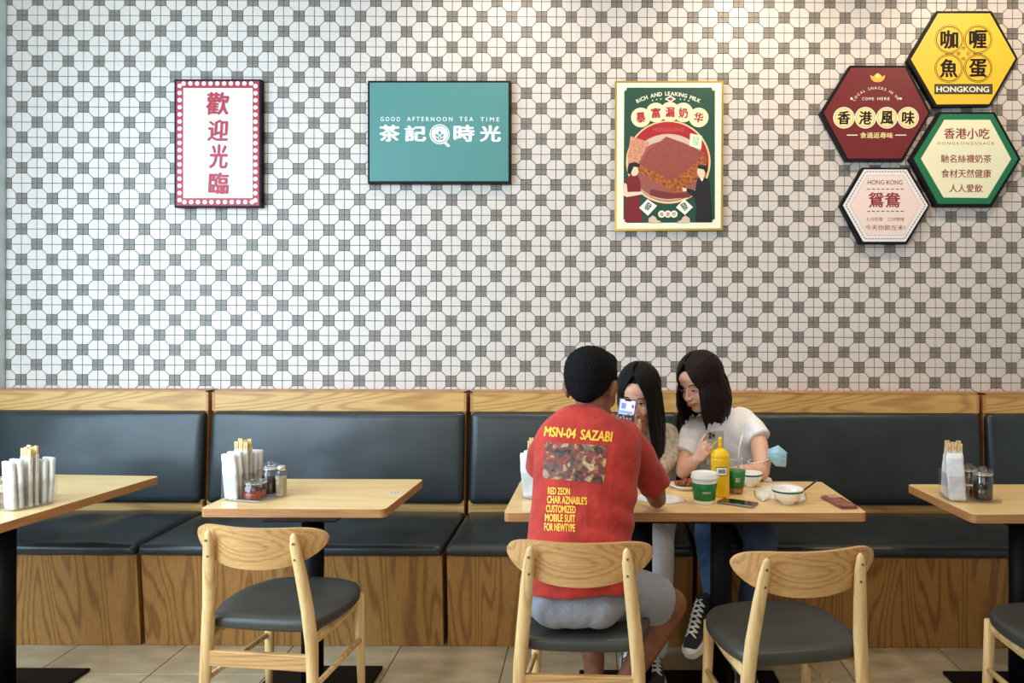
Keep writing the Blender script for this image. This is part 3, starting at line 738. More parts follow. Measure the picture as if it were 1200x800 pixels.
def caddy(loc, rz, where, jars, jside=1, sc=1.0):
    """local x: short side, local y: long side of the holder running to the bench"""
    Mx = Matrix.Translation(loc) @ Matrix.Rotation(rz, 4, 'Z')
    t = thing('condiment_caddy', loc, 'clear acrylic caddy '+where, 'caddy', 'acrylic condiment caddies', rz)
    # tray: stadium plate with a low rim
    x0, x1 = (-.045, .175) if jside > 0 else (-.175, .045)
    out = []
    for k in range(32):
        a = 2*pi*k/32; cxx = (x0+x1)/2; out.append((cxx+(x1-x0)/2*abs(cos(a))**.5*(1 if cos(a) > 0 else -1), .088*abs(sin(a))**.5*(1 if sin(a) > 0 else -1)))
    V = [(x, y, .0006) for x, y in out]+[(x, y, .009) for x, y in out]+[(cxx+(x-cxx)*.965, y*.965, .009) for x, y in out]+[(cxx+(x-cxx)*.965, y*.965, .0035) for x, y in out]
    Fc = [(r*32+k, r*32+(k+1)%32, (r+1)*32+(k+1)%32, (r+1)*32+k) for r in range(3) for k in range(32)]+[tuple(range(32))[::-1], tuple(range(96,128))]
    obj('tray', MB().add(V, Fc), acrylic, t, True)
    for nm, (a, b_, c, d, hh) in (('side_panel',(-.038,-.0355,-.082,.082,.105)),('side_panel',(.0355,.038,-.082,.082,.105)),('end_panel',(-.0355,.0355,-.082,-.0795,.105)),('end_panel',(-.0355,.0355,.0795,.082,.105)),('divider',(-.035,.035,-.028,-.026,.095)),('divider',(-.035,.035,.026,.028,.095))):
        obj(nm, bbox(a, b_, c, d, .0036, hh, .0006, 1), acrylic, t)
    G = Mx
    def place(o, p, r=0): o.location = G @ Vector(p); o.rotation_euler.z = rz+r; return o
    for i, (yy, h, ln, sx) in enumerate(((-.053,.187,-.06,0),(.053,.178,.04,0))):
        for k in range(2):
            o = obj('napkin_packet', MB().add(*packet_vf(.062, .018, h*(1-.035*(1-k)), ln+.05*(k-.5), i*3+k)), paper_white, None, True)
            place(o, (0, yy-.012+.022*k, .0045), .05*(k-.5))
            tag(o, 'white napkin packet, '+('nearest the camera' if i+k == 0 else 'second from the camera' if i == 0 else 'third from the camera' if k == 0 else 'farthest back')+', in the caddy '+where, 'napkin', 'napkin packets in the caddy '+where)
    n = 0
    for a in range(3):
        for b_ in range(2):
            st = thing('chopstick_pair', (0,0,0), 'wooden chopsticks in a paper sleeve, middle of the '+where.replace('on ','caddy on '), 'chopsticks', 'chopsticks in the caddy '+where)
            h = .222+.003*((a*2+b_*3) % 4)
            st.rotation_euler.z = rz; st.location = G @ Vector((-.022+.022*a, -.011+.022*b_, .0045)); st.rotation_euler.x = 0
            V, Fc = bbox(-.0102,.0102,-.0055,.0055,.0,h-.034,.001,1); obj('paper_sleeve', MB().add(V, Fc), sleeve_paper, st)
            for s in (-1, 1): obj('stick', bbox(s*.0048-.0043, s*.0048+.0043, -.0042,.0042, .03, h, .0008, 1), stick_wood, st)
    for (kind, jx, jy, r, h, fill, fm, lb) in jars:
        p = G @ Vector((jx, jy, .0042))
        if kind == 'jar': jar(p, r, h, fill, fm, lb, 'sauce jars in the caddies')
        else: shaker(p, lb, r, h)
    return t
TB = .7556
caddy((-2.195, 2.985, TB), radians(-24), 'on the left table', [('jar',-.105,-.03,.042,.105,.04,chilli,'glass jar of red chilli oil at the left edge of the frame'), ('jar',-.11,.06,.036,.13,.07,soy,'glass jar of dark sauce at the left edge of the frame')], -1)
caddy((-1.447, 3.165, TB), radians(-14), 'on the small table', [('jar',.085,-.035,.047,.083,.036,chilli,'low glass jar of chilli oil at the front of the small table'), ('jar',.088,.055,.036,.135,.075,soy,'tall glass jar of dark soy sauce behind the chilli jar'),
      ('shaker',.155,.035,.0255,.125,0,None,'glass pepper shaker with metal cap beside the soy jar, small table')], 1)
caddy((-.245, 3.21, TB), radians(-12), 'on the long table', [], 1)
caddy((1.487, 3.18, TB), radians(-10), 'on the right table', [('jar',.105,-.03,.039,.135,.072,soy,'glass jar of black soy sauce on the right table'), ('jar',.075,.055,.033,.13,.03,chilli,'glass jar with red chilli behind the soy jar, right table')], 1)
# sticker on the small table
p0 = on_table(463, 577.5); st_ = obj('table_sticker', bbox(-.028,.028,-.011,.011,0,.0008,.0002,1), pm('sticker_lilac', 216,210,222), loc=(p0.x,p0.y,TB)); tag(st_, 'small pale sticker on the small table near its right edge', 'sticker')
b = MB()
for i, (a, c) in enumerate(((-.020,-.010),(-.006,.004),(.008,.018))): b.add(*box_vf(a, c, -.004, .005, .0008, .0011))
obj('printed_mark', b, blk_p, st_)
# ---- long table: cup, bottle, drink, bowls, spoon, plate, bag, phones, packet
green_p = pm('cup_green', 14,118,50, .4); offw = pm('cup_white', 240,238,230, .4); lidw = pm('lid_white', 236,236,234, .3)
def onto(px, py, dz=0): v = on_table(px, py); v.z = TB+dz; return v
q0 = onto(827, 591.5); r = .043; q0.y += r*.9
t = thing('paper_cup', q0, 'white paper cup with green sleeve and white lid', 'cup')
obj('cup_body', lathe_vf([(.040,0),(.0405,.003),(.0525,.104)], 40), offw, t, True)
obj('sleeve', lathe_vf([(.0422,.014),(.0432,.0145),(.0512,.082),(.0500,.083)], 40), green_p, t, True)
obj('lid', lathe_vf([(.0535,.098),(.0555,.101),(.0550,.107),(.0525,.109),(.0520,.118),(.0500,.121),(.047,.119),(.045,.115),(.01,.115)], 40), lidw, t, True)
def wrap_text(s, parent, z0, z1, a0, a1, rad, mat, bold=.01):
    me = text_fit(s, a0, a1, z0, z1, 0, bold)
    for v in me.vertices:
        a = v.co.x; rr = rad(v.co.z)+.0006-v.co.y*.1; v.co = (rr*sin(a), -rr*cos(a), v.co.z)
    return obj('lettering', me, mat, parent)
wrap_text('茶記時光', t, .044, .053, -.30, .42, lambda z: .0432+(z-.0145)*.1185, offw)
q1 = onto(845.5, 583); q1.y += .036
t = thing('squeeze_bottle', q1, 'yellow squeeze bottle with pointed nozzle and a white label', 'bottle')
yel = M('yellow_plastic', srgb(246,196,14), .35, spec=.5); yel.node_tree.nodes['Principled BSDF'].inputs['Subsurface Weight'].default_value = .15
yel2 = M('yellow_cap_plastic', srgb(250,204,10), .32)
obj('bottle_body', lathe_vf([(.035,0),(.038,.004),(.0385,.06),(.0385,.135),(.0395,.150),(.037,.163),(.030,.168)], 36), yel, t, True)
obj('screw_cap', lathe_vf([(.0375,.160),(.0385,.164),(.0385,.176),(.032,.180),(.031,.186),(.018,.194),(.010,.199)], 36), yel2, t, True)
obj('nozzle', lathe_vf([(.0105,.196),(.0085,.215),(.006,.230),(.005,.232)], 20), yel2, t, True)
obj('nozzle_cap', lathe_vf([(.0065,.226),(.0078,.229),(.0072,.242),(.003,.245)], 18), yel2, t, True)
obj('cap_tether', MB().add(*tube_vf([(-.036+.0*k, -.006, .178) if k == 0 else (-.030-.016*sin(pi*k/10)+.028*k/10, -.008, .178+.05*sin(pi*.5*k/10)) for k in range(11)], .0018, 8)), yel2, t, True)
def curved_patch(a0, a1, z0, z1, rr):
    n = 12; V = []
    for k in range(n+1):
        a = a0+(a1-a0)*k/n
        for z in (z0, z1): V.append((rr*sin(a), -rr*cos(a), z))
    return V, [(2*k, 2*k+2, 2*k+3, 2*k+1) for k in range(n)]
lb_ = obj('label_border', curved_patch(-.62,.66,.090,.126,.0391), blk_p, t, True)
obj('label', curved_patch(-.56,.60,.0925,.1235,.0394), white_enamel, lb_, True)
wrap_text('糖醬', lb_, .100, .116, -.34, .40, lambda z: .0392, blk_p)
q2 = onto(864, 579.5); q2.y += .03
t = thing('iced_drink_cup', q2, 'clear plastic drink cup with green sleeve, behind the yellow bottle', 'cup')
cupg = glass('clear_plastic', (.98,.985,.98,1), .7, .12)
obj('cup_body', lathe_vf([(.030,0),(.0305,.003),(.043,.142)], 32, close=False), cupg, t, True)
obj('drink', lathe_vf([(.0285,.003),(.0310,.028),(0,.028)], 32), M('milk_tea', srgb(160,104,52), .2), t, True)
obj('sleeve', lathe_vf([(.0327,.026),(.0337,.026),(.0398,.098),(.0388,.098)], 32), green_p, t, True)
obj('lid', lathe_vf([(.043,.140),(.045,.141),(.045,.148),(.040,.152),(.02,.153)], 32), cupg, t, True)
obj('straw', MB().add(*tube_vf([(.004,0,.02),(.012,-.006,.19),(.024,-.012,.245)], .0032, 10)), white_enamel, t, True)
wrap_text('記', t, .052, .072, -.25, .30, lambda z: .0337+(z-.026)*.0847, cream_p)
china = M('white_china', srgb(244,242,234), .18, spec=.6, Coat_Weight=.3); teal_r = pm('bowl_rim_teal', 18,112,98, .25)
def bowl(loc, r, h, label):
    t = thing('china_bowl', loc, label, 'bowl', 'white china bowls with teal rims')
    prof = [(r*.42,0),(r*.44,.006),(r*.50,.010),(r*.78,h*.36),(r*.93,h*.66),(r*.985,h*.9),(r,h),(r*.965,h),(r*.94,h*.88),(r*.88,h*.62),(r*.7,h*.36),(r*.4,.014),(0,.012)]
    obj('bowl_body', lathe_vf(prof, 44), china, t, True)
    obj('rim_band', lathe_vf([(r*.962,h*.80),(r*.985,h*.86),(r*.9925,h*.93),(r*.990,h*.935)], 44, close=False), teal_r, t, True)
    V = []; n = 20
    for k in range(n):
        a = 2*pi*k/n
        for q_ in (.0085, .0068):
            u, z = q_*cos(a), h*.62+q_*sin(a); rr = r*(.925+(z/h-.62)*.24)+.0006; V.append((rr*sin(u/r+.55), -rr*cos(u/r+.55), z))
    obj('printed_ring', MB().add(V, [(2*k,2*k+1,(2*k+3)%(2*n),(2*k+2)%(2*n)) for k in range(n)]), pm('crest_gold', 190,170,120) if 'crest_gold' not in bpy.data.materials else bpy.data.materials['crest_gold'], t)
    return t
q3 = onto(881, 571); q3.y += .02; bowl(q3, .0505, .062, 'white china bowl with teal rim, farther back beside the bottle')
q4 = onto(925, 592); q4.y += .028; b4 = bowl(q4, .063, .062, 'white china bowl with teal rim holding the black spoon')
obj('soup', lathe_vf([(.052,.034),(.001,.0345)], 32, close=False), pm('soup_residue', 196,190,170, .2), b4, True)
t = thing('black_spoon', (q4.x, q4.y, q4.z), 'black spoon standing in the front bowl', 'spoon')
e = at(958, 562, q4.y+.03)-t.location
a_ = at(938, 577, q4.y-.005)-t.location
blackp = M('black_plastic', (.006,.006,.007,1), .3)
obj('handle', MB().add(*tube_vf([a_+Vector((-.014,.0,-.020)), a_, a_.lerp(e,.5)+Vector((0,0,-.001)), e], [(.005,.004),(.005,.0035),(.0055,.0035),(.0085,.003)], 10)), blackp, t, True)
sc_ = MB().add(*rbox(-.02,.02,-.014,.014,-.006,.004,.006,(8,8,3))); 
for v in sc_.v: v += a_+Vector((-.026,0,-.024))
obj('scoop', sc_, blackp, t, True)
# plate of fried food
q5 = onto(804, 572); 
t = thing('oval_plate', q5, 'white plate of fried food at the women\'s side of the table', 'plate')
rr = .072
obj('plate_body', MB().add(*lathe_vf([(rr*.66,0),(rr*.70,.004),(rr*.95,.014),(rr,.017),(rr*.985,.0195),(rr*.9,.016),(rr*.66,.008),(0,.0075)], 44)), china, t, True)
food_m = mottled('fried_food', srgb(176,96,40), srgb(92,40,20), 90, .5, bs=.5, bd=.01)
red_f = mottled('glazed_food', srgb(150,52,40), srgb(86,26,24), 90, .3)
for i in range(9):
    a = i*2.4; rad_ = .012+.026*((i*37) % 10)/10
    V, Fc = rbox(-.02,.02,-.012,.012,-.007,.007,.006,(7,6,4),.003,.004,60,i)
    Mx = Matrix.Translation((q5.x+rad_*cos(a), q5.y+rad_*sin(a), q5.z+.017+.007*(i//3))) @ Matrix.Rotation(a, 4, 'Z') @ Matrix.Rotation(.3*sin(i), 4, 'X')
    o = obj('fried_piece', MB().add(V, Fc), food_m if i % 3 else red_f, None, True); o.matrix_world = Mx
    tag(o, 'brown fried morsel in the heap on the white plate', 'food', 'fried morsels on the plate')
# crumpled bag
def crumple(name, pts, hgt, seed, mat, label, cat, zb=TB, ns=26):
    """pts: outline on the table plan"""
    cx = sum(p[0] for p in pts)/len(pts); cy = sum(p[1] for p in pts)/len(pts); V = []; Fc = []; n = 48; R = 9
    def ol(a):
        u = a*len(pts); i = int(u) % len(pts); f = u-int(u); p, q_ = pts[i], pts[(i+1)%len(pts)]; return (p[0]*(1-f)+q_[0]*f-cx, p[1]*(1-f)+q_[1]*f-cy)
    for j in range(R+1):
        s = 1-j/R if j else 1.0
        for k in range(n):
            x, y = ol(k/n); x *= s; y *= s
            e_ = 1-s; prof_ = min(1, (e_*3.2))**.6
            nn = noise.noise(Vector((x*ns+seed, y*ns, seed)))*.6+noise.noise(Vector((x*ns*2.3, y*ns*2.3, seed+9)))*.3
            V.append((x*(1+.06*nn), y*(1+.06*nn), max(.001, hgt*prof_*(.75+nn)) if j else .0004))
    for j in range(R):
        for k in range(n): Fc.append((j*n+k, j*n+(k+1)%n, (j+1)*n+(k+1)%n, (j+1)*n+k))
    Fc.append(tuple(range(n))[::-1])
    o = obj(name, MB().add(V, Fc), mat, None, True, loc=(cx, cy, zb)); return tag(o, label, cat)
bagm = mottled('white_plastic_bag', srgb(238,232,220), srgb(222,214,200), 14, .35, bs=.15, bd=.01); bagm.node_tree.nodes['Principled BSDF'].inputs['Subsurface Weight'].default_value = .1
def opl(px, py): v = on_table(px, py); return (v.x, v.y)
crumple('plastic_bag', [opl(*a) for a in ((884,582),(893,588.5),(903,585),(918,588),(938,590),(946,586),(944,577),(938,571),(922,567),(905,568),(892,571),(883,575))], .022, 3, bagm, 'crumpled white plastic bag around the front bowl', 'bag')
crumple('paper_napkin', [opl(*a) for a in ((744,584),(756,587.5),(786,591),(806,587),(792,581),(770,577.5),(752,579))], .008, 7, paper_white, 'crumpled white napkin beside the man\'s elbow', 'napkin')
crumple('tissue', [opl(*a) for a in ((893,563.6),(905,565.5),(904,563.4),(898,562.8))], .022, 11, paper_white, 'small crumpled white tissue at the back edge by the woman\'s elbow', 'tissue')
# phone lying on the table
def phone(loc, rot, label, screen=True):
    t = thing('smartphone', loc, label, 'phone'); t.rotation_euler = rot
    obj('phone_body', bbox(-.0365,.0365,-.0745,.0745,-.0042,.0042,.0035,3), M('phone_steel', srgb(150,150,150), .25, .8) if 'phone_steel' not in bpy.data.materials else bpy.data.materials['phone_steel'], t, True)
    return t
scr = M('dark_screen', (.01,.012,.012,1), .05)
A1, A2, A3 = onto(843, 589), onto(866, 597.5), onto(887, 591.5)
ax_ = (A3-A2); ang = math.atan2(ax_.y, ax_.x)
cpt = (onto(843,589.5)+onto(886,591.5))/2; cpt.z = TB+.0045
t = phone(cpt, (0,0,radians(58)), 'dark screened smartphone lying on the table in front of the bottle')
t.location = (.5*(onto(841,586).x+onto(887,593).x), onto(864,590.5).y, TB+.0045)
obj('screen', bbox(-.0345,.0345,-.0725,.0725,.0042,.0047,.0002,1), scr, t)
# snack packet
v = Vector((.982, 3.085, TB)); t = thing('snack_packet', (v.x, v.y, TB), 'small reddish foil snack packet near the right corner of the long table', 'packet', rz=radians(98))
V, Fc = rbox(-.088,.088,-.036,.036,0.0004,.012,.005,(20,8,3),.003,.003,40,2)
obj('pouch', MB().add(V, Fc), mottled('maroon_foil', srgb(158,96,84), srgb(116,56,50), 20, .22), t, True)
obj('sealed_end', bbox(.085,.102,-.035,.035,.002,.0035,.0004,1), pm('foil_silver', 180,176,180, .3), t)
obj('sealed_end', bbox(-.100,-.085,-.035,.035,.002,.0035,.0004,1), bpy.data.materials['maroon_foil'], t)
obj('printed_patch', bbox(.030,.066,-.024,.022,.0150,.0158,.0003,1), pm('packet_print', 196,150,120), t)
# ------------------------------------------------------------------ people
def ell(c, rx, ry, rz, Mx=None, n=18, m=12):
    V = []; Fc = []
    for i in range(1, m):
        a = pi*i/m
        for k in range(n):
            b_ = 2*pi*k/n; V.append(Vector((c[0]+rx*sin(a)*cos(b_), c[1]+ry*sin(a)*sin(b_), c[2]+rz*cos(a))))
    for i in range(m-2):
        for k in range(n): Fc.append((i*n+k, (i+1)*n+k, (i+1)*n+(k+1)%n, i*n+(k+1)%n))
    t_, b2 = len(V), len(V)+1; V += [Vector((c[0], c[1], c[2]+rz)), Vector((c[0], c[1], c[2]-rz))]
    for k in range(n): Fc.append((t_, k, (k+1)%n)); Fc.append((b2, (m-2)*n+(k+1)%n, (m-2)*n+k))
    if Mx is not None: V = [Mx @ v for v in V]
    return V, Fc
def limb(pts, rad, n=16, up=None, ends=True):
    """tapered limb with round ends; rad r or (ra, rb)"""
    out = [tube_vf(pts, rad, n, up)]
    if ends:
        for p, r in ((pts[0], rad[0]), (pts[-1], rad[-1])):
            r = min(r) if hasattr(r, '__len__') else r
            out.append(ell(p, r*.98, r*.98, r*.98))
    return out
def smooth_path(pts, rad, k=4):
    P_ = [Vector(p) for p in pts]; R_ = [Vector(r if hasattr(r, '__len__') else (r, r)) for r in rad]; op = []; orr = []
    n = len(P_)
    for i in range(n-1):
        for s in range(k):
            u = s/k
            def cr(A):
                p0, p1, p2, p3 = A[max(i-1,0)], A[i], A[i+1], A[min(i+2,n-1)]
                return .5*((2*p1)+(p2-p0)*u+(2*p0-5*p1+4*p2-p3)*u*u+(3*p1-p0-3*p2+p3)*u**3)
            op.append(cr(P_)); orr.append(tuple(cr(R_)))
    op.append(P_[-1]); orr.append(tuple(R_[-1])); return op, orr
def fuse(name, parts, mat, parent, voxel=.006, it=6, wr=0, ws=14, seed=0, fac=.5, disp=None):
    """one continuous surface from overlapping closed shapes"""
    b = MB()
    for V, Fc in parts: b.add(V, Fc)
    me = b.mesh(name); o = bpy.data.objects.new(name, me); C.objects.link(o)
    r = o.modifiers.new('r', 'REMESH'); r.mode = 'VOXEL'; r.voxel_size = voxel; r.adaptivity = 0
    if it: s = o.modifiers.new('s', 'SMOOTH'); s.iterations = it; s.factor = fac
    bpy.context.view_layer.update()
    m2 = bpy.data.meshes.new_from_object(o.evaluated_get(bpy.context.evaluated_depsgraph_get()))
    bpy.data.objects.remove(o); bpy.data.meshes.remove(me); m2.name = name
    if wr or disp:
        nr = [v.normal.copy() for v in m2.vertices]
        for v, n_ in zip(m2.vertices, nr):
            p = v.co
            d = 0
            if wr:
                w1 = noise.noise(Vector((p.x*ws+seed+p.z*ws*.5, p.y*ws, p.z*ws*.8)))
                w2 = noise.noise(Vector((p.x*ws*2.2, p.y*ws*2.2+seed, p.z*ws*1.6-p.x*ws)))
                d += wr*((1-abs(w1)*2.2)*.7+.5*w2)
            if disp: d += disp(p)
            v.co = p+n_*d
    for p in m2.polygons: p.use_smooth = True
    m2.materials.clear(); m2.materials.append(mat)
    o = bpy.data.objects.new(name, m2); C.objects.link(o)
    if parent is not None: o.parent = parent; o.matrix_parent_inverse = Matrix.Translation(-parent.location)
    return o
def put(o, parent):
    o.parent = parent; o.matrix_parent_inverse = Matrix.Translation(-parent.location); return o
def wobj(name, vf, mat, parent, smooth=True):
    return put(obj(name, MB().add(*vf) if isinstance(vf, tuple) else vf, mat, None, smooth), parent)
def skin(name, c1, c2):
    m = mottled(name, c1, c2, 30, .5, 3, .05, .002); b = m.node_tree.nodes['Principled BSDF']
    b.inputs['Subsurface Weight'].default_value = .12; b.inputs['Subsurface Radius'].default_value = (.012,.004,.002); return m
skin_f = skin('fair_skin', srgb(226,178,150), srgb(214,160,132)); skin_t = skin('tan_skin', srgb(150,96,66), srgb(128,78,52))
def cloth(name, c1, c2, sc=12, rough=.85):
    m = mottled(name, c1, c2, sc, rough, 4); v = coords(m, 'Object')
    n = nd(m, 'ShaderNodeTexNoise', Scale=22, Detail=3, Distortion=.8); lk(m, v, n.inputs['Vector'])
    n2 = nd(m, 'ShaderNodeTexNoise', Scale=900, Detail=1); lk(m, v, n2.inputs['Vector'])
    ad = nd(m, 'ShaderNodeMath', operation='MULTIPLY_ADD'); ad.inputs[1].default_value = .05; lk(m, n2.outputs['Fac'], ad.inputs[0]); lk(m, n.outputs['Fac'], ad.inputs[2])
    bump(m, ad.outputs[0], .45, .014); m.node_tree.nodes['Principled BSDF'].inputs['Sheen Weight'].default_value = .15; return m
red_cloth = cloth('red_jersey', srgb(194,52,38), srgb(164,38,30)); white_cloth = cloth('white_jersey', srgb(248,248,248), srgb(240,241,243))
beige_cloth = cloth('beige_knit', srgb(214,202,184), srgb(170,156,138), 60); grey_cloth = cloth('grey_sweat_fabric', srgb(146,148,154), srgb(134,136,142), 200)
denim = cloth('blue_denim', srgb(96,138,190), srgb(50,84,130), 9); denim_shaded = cloth('shaded_blue_denim', srgb(58,74,96), srgb(36,50,70), 14)  # darker denim is the same blue jeans with shade put into the colour
cream_cloth = cloth('off_white_trouser_cloth', srgb(246,244,238), srgb(232,228,220))
def hairm(name, c):
    m = M(name, c, .48, spec=.10); v = coords(m, 'Object', (1,1,.06)); n = nd(m, 'ShaderNodeTexNoise', Scale=260, Detail=2); lk(m, v, n.inputs['Vector'])
    bump(m, n.outputs['Fac'], .6, .003); return m
hair_b = hairm('black_hair', (.007,.006,.006,1)); hair_w = hairm('dark_brown_hair', (.012,.007,.006,1))
hair_s = mottled('short_black_hair', (.008,.008,.009,1), (.002,.002,.002,1), 260, .7, spec=.12, detail=3, bs=.9, bd=.004)
def head_matrix(c, yaw, pitch, roll, s=1.0):
    return Matrix.Translation(c) @ Matrix.Rotation(radians(yaw), 4, 'Z') @ Matrix.Rotation(radians(roll), 4, 'Y') @ Matrix.Rotation(radians(pitch), 4, 'X') @ Matrix.Scale(s, 4)
def head_parts(Mx, ears=True):
    L = [ell((0,.012,.032), .072,.090,.080, Mx, 26, 18), ell((0,-.018,-.022), .060,.066,.078, Mx, 24, 18), ell((0,-.050,-.086), .027,.026,.021, Mx),
         ell((.034,-.050,-.034), .026,.026,.030, Mx), ell((-.034,-.050,-.034), .026,.026,.030, Mx), ell((0,-.020,-.075), .050,.048,.026, Mx),
         ell((0,-.070,.022), .046,.016,.016, Mx), ell((0,-.074,-.056), .024,.016,.016, Mx), ell((0,-.060,.045), .055,.028,.030, Mx)]
    L += limb([Mx @ Vector(p) for p in ((0,-.080,.012),(0,-.089,-.008),(0,-.101,-.030))], [.007,.008,.0105], 10)
    L += [ell((.010,-.092,-.034), .0075,.009,.0065, Mx), ell((-.010,-.092,-.034), .0075,.009,.0065, Mx), ell((0,-.085,-.055), .019,.009,.0062, Mx), ell((0,-.084,-.063), .016,.009,.0060, Mx)]
    if ears:
        for s in (-1, 1): L += [ell((s*.075,.012,-.012), .009,.019,.032, Mx), ell((s*.084,.020,-.002), .007,.014,.024, Mx)]
    return L
def face_details(Mx, t, look=-.3, smile=0):
    """eyes, brows and lips sit just proud of the face"""
    ew = M('eye_white', srgb(236,230,224), .25) if 'eye_white' not in bpy.data.materials else bpy.data.materials['eye_white']
    ei = M('iris_dark', (.012,.007,.005,1), .1) if 'iris_dark' not in bpy.data.materials else bpy.data.materials['iris_dark']
    lp = M('lips_rose', srgb(186,92,88), .4) if 'lips_rose' not in bpy.data.materials else bpy.data.materials['lips_rose']
    for s in (-1, 1):
        e_ = wobj('eye', ell((s*.030,-.0755,-.003),   .0125,.007,.0034, Mx), ew, t)
        o = wobj('iris', ell((s*.030,-.0815,-.0045), .0052,.003,.0032, Mx), ei, e_)
        pts = [Mx @ Vector((s*x, y, z)) for x, y, z in ((.0155,-.080,-.004),(.022,-.0845,.0015),(.030,-.0855,.0032),(.038,-.083,.0022),(.045,-.077,-.003))]
        wobj('eyelashes', tube_vf(pts, [.0010,.0022,.0028,.0024,.0009], 8), ei, t)
        pts = [Mx @ Vector((s*x, y, z)) for x, y, z in ((.014,-.0875,.020),(.026,-.0885,.0245),(.038,-.083,.024),(.048,-.073,.018))]
        wobj('eyebrow', tube_vf(pts, [(.0012,.0016),(.0016,.0024),(.0015,.0022),(.0006,.001)], 8), hair_w, t)
    a = [Mx @ Vector(p) for p in ((-.024,-.081,-.056+smile),(-.011,-.0925,-.0550),(0,-.0950,-.0560),(.011,-.0925,-.0550),(.024,-.081,-.056+smile))]
    b_ = [Mx @ Vector(p) for p in ((-.022,-.081,-.0575+smile),(-.010,-.0915,-.0625),(0,-.0940,-.0640),(.010,-.0915,-.0625),(.022,-.081,-.0575+smile))]
    o = put(obj('lips', MB().add(*tube_vf(a, [.001,.0026,.0028,.0026,.001], 10)).add(*tube_vf(b_, [.001,.0028,.0033,.0028,.001], 10)), lp, None, True), t)
    return o
def long_hair(t, Mx, length, down_off, mat, n=30, hmin=52, seed=0, sc=1.0, part=.0, narrow=1.0, flare=0.02, fend=None):
    """strands laid over the skull from a parting, falling to the shoulders, welded to one mass"""
    rng = random.Random(seed); parts = [ell((0,.020,.040), .080,.094,.084, Mx, 24, 16), ell((0,.045,-.015), .066,.055,.075, Mx, 20, 14)]
    Rr = Vector((.086,.104,.098)); Cc = Vector((0,.014,.034))
    for s in (-1, 1):
        for i in range(n):
            t_ = i/(n-1); psi = radians(hmin+(182-hmin)*t_)
            d0 = Vector((s*.06+part, -.74+1.37*t_, .84)).normalized()
            d1 = Vector((s*sin(psi), -cos(psi), -.12-.25*rng.random())).normalized()
            pts = []; rad = []
            for k in range(8):
                u = k/7; d = d0.lerp(d1, u); bulge = d.normalized()
                rj = 1+.02*rng.random()
                p = Cc+Vector((bulge.x*Rr.x, bulge.y*Rr.y, bulge.z*Rr.z))*rj
                pts.append(Mx @ p); rad.append((.0105*sc, .0055*sc) if k else (.006,.004))
            e_ = pts[-1]; L_ = length*(1-.10*rng.random()); out = (Mx.to_3x3() @ Vector((s*sin(psi), -cos(psi), 0))).normalized()
            for k in range(1, 9):
                u = k/8
                p = e_+Vector((down_off[0]*u, down_off[1]*u, -L_*u))+out*(flare*sin(pi*u*.9)-.012*u*narrow)+Vector((rng.uniform(-.003,.003), rng.uniform(-.003,.003), 0))
                pts.append(p); w_ = .0105*sc*(1-.75*max(0, (u-.6)/.4)); rad.append((w_, .006*sc*(1-.6*max(0, (u-.6)/.4))))
            parts.append(tube_vf(pts, rad, 8))
    return fuse('hair', parts, mat, t, .0034, 9, fac=.5)
def hand(wrist, d, n_, across, curl=(25,35,25), sc=1.0, spread=.1, thumb=True, tcurl=20, thumb_dir=None):
    """palm and five separate fingers; d along the palm, n_ palm side normal, across points to the index side"""
    w_, d, n_, a = Vector(wrist), Vector(d).normalized(), Vector(n_).normalized(), Vector(across).normalized()
    K = w_+d*.088*sc; parts = limb([w_-d*.01, w_+d*.03*sc, K], [(.022*sc,.017*sc),(.036*sc,.0145*sc),(.038*sc,.012*sc)], 16, up=n_)
    # tube frame: side = d x up, so ra lies across
    for off, L_, r in ((.029,.070,.0082),(.0098,.079,.0085),(-.0098,.073,.0082),(-.028,.057,.0072)):
        base = w_+d*(.084-.10*abs(off)*1.2)*sc+a*off*sc; dr = (d+a*off*spread*10).normalized(); pts = [base-dr*.012*sc, base]; p = base
        ang_ = 0
        for seg, c_ in zip((.45,.31,.24), curl):
            ang_ += radians(c_); dd = (dr*cos(ang_)+n_*sin(ang_)).normalized(); p = p+dd*L_*seg*sc; pts.append(p)
        parts += limb(pts, [r*sc, r*sc*1.02, r*sc*.95, r*sc*.88, r*sc*.74], 10)
    if thumb:
        td = Vector(thumb_dir).normalized() if thumb_dir is not None else (d*.55+a*.75+n_*.35).normalized()
        b0 = w_+d*.025*sc+a*.022*sc+n_*.004; p1 = b0+td*.034*sc; p2 = p1+(td+d*.35+n_*.15).normalized()*.032*sc; p3 = p2+(td*.6+d*.6+n_*.2).normalized()*.024*sc
        parts += limb([b0, p1, p2, p3], [.014*sc,.0115*sc,.0098*sc,.0075*sc], 12)
    return parts
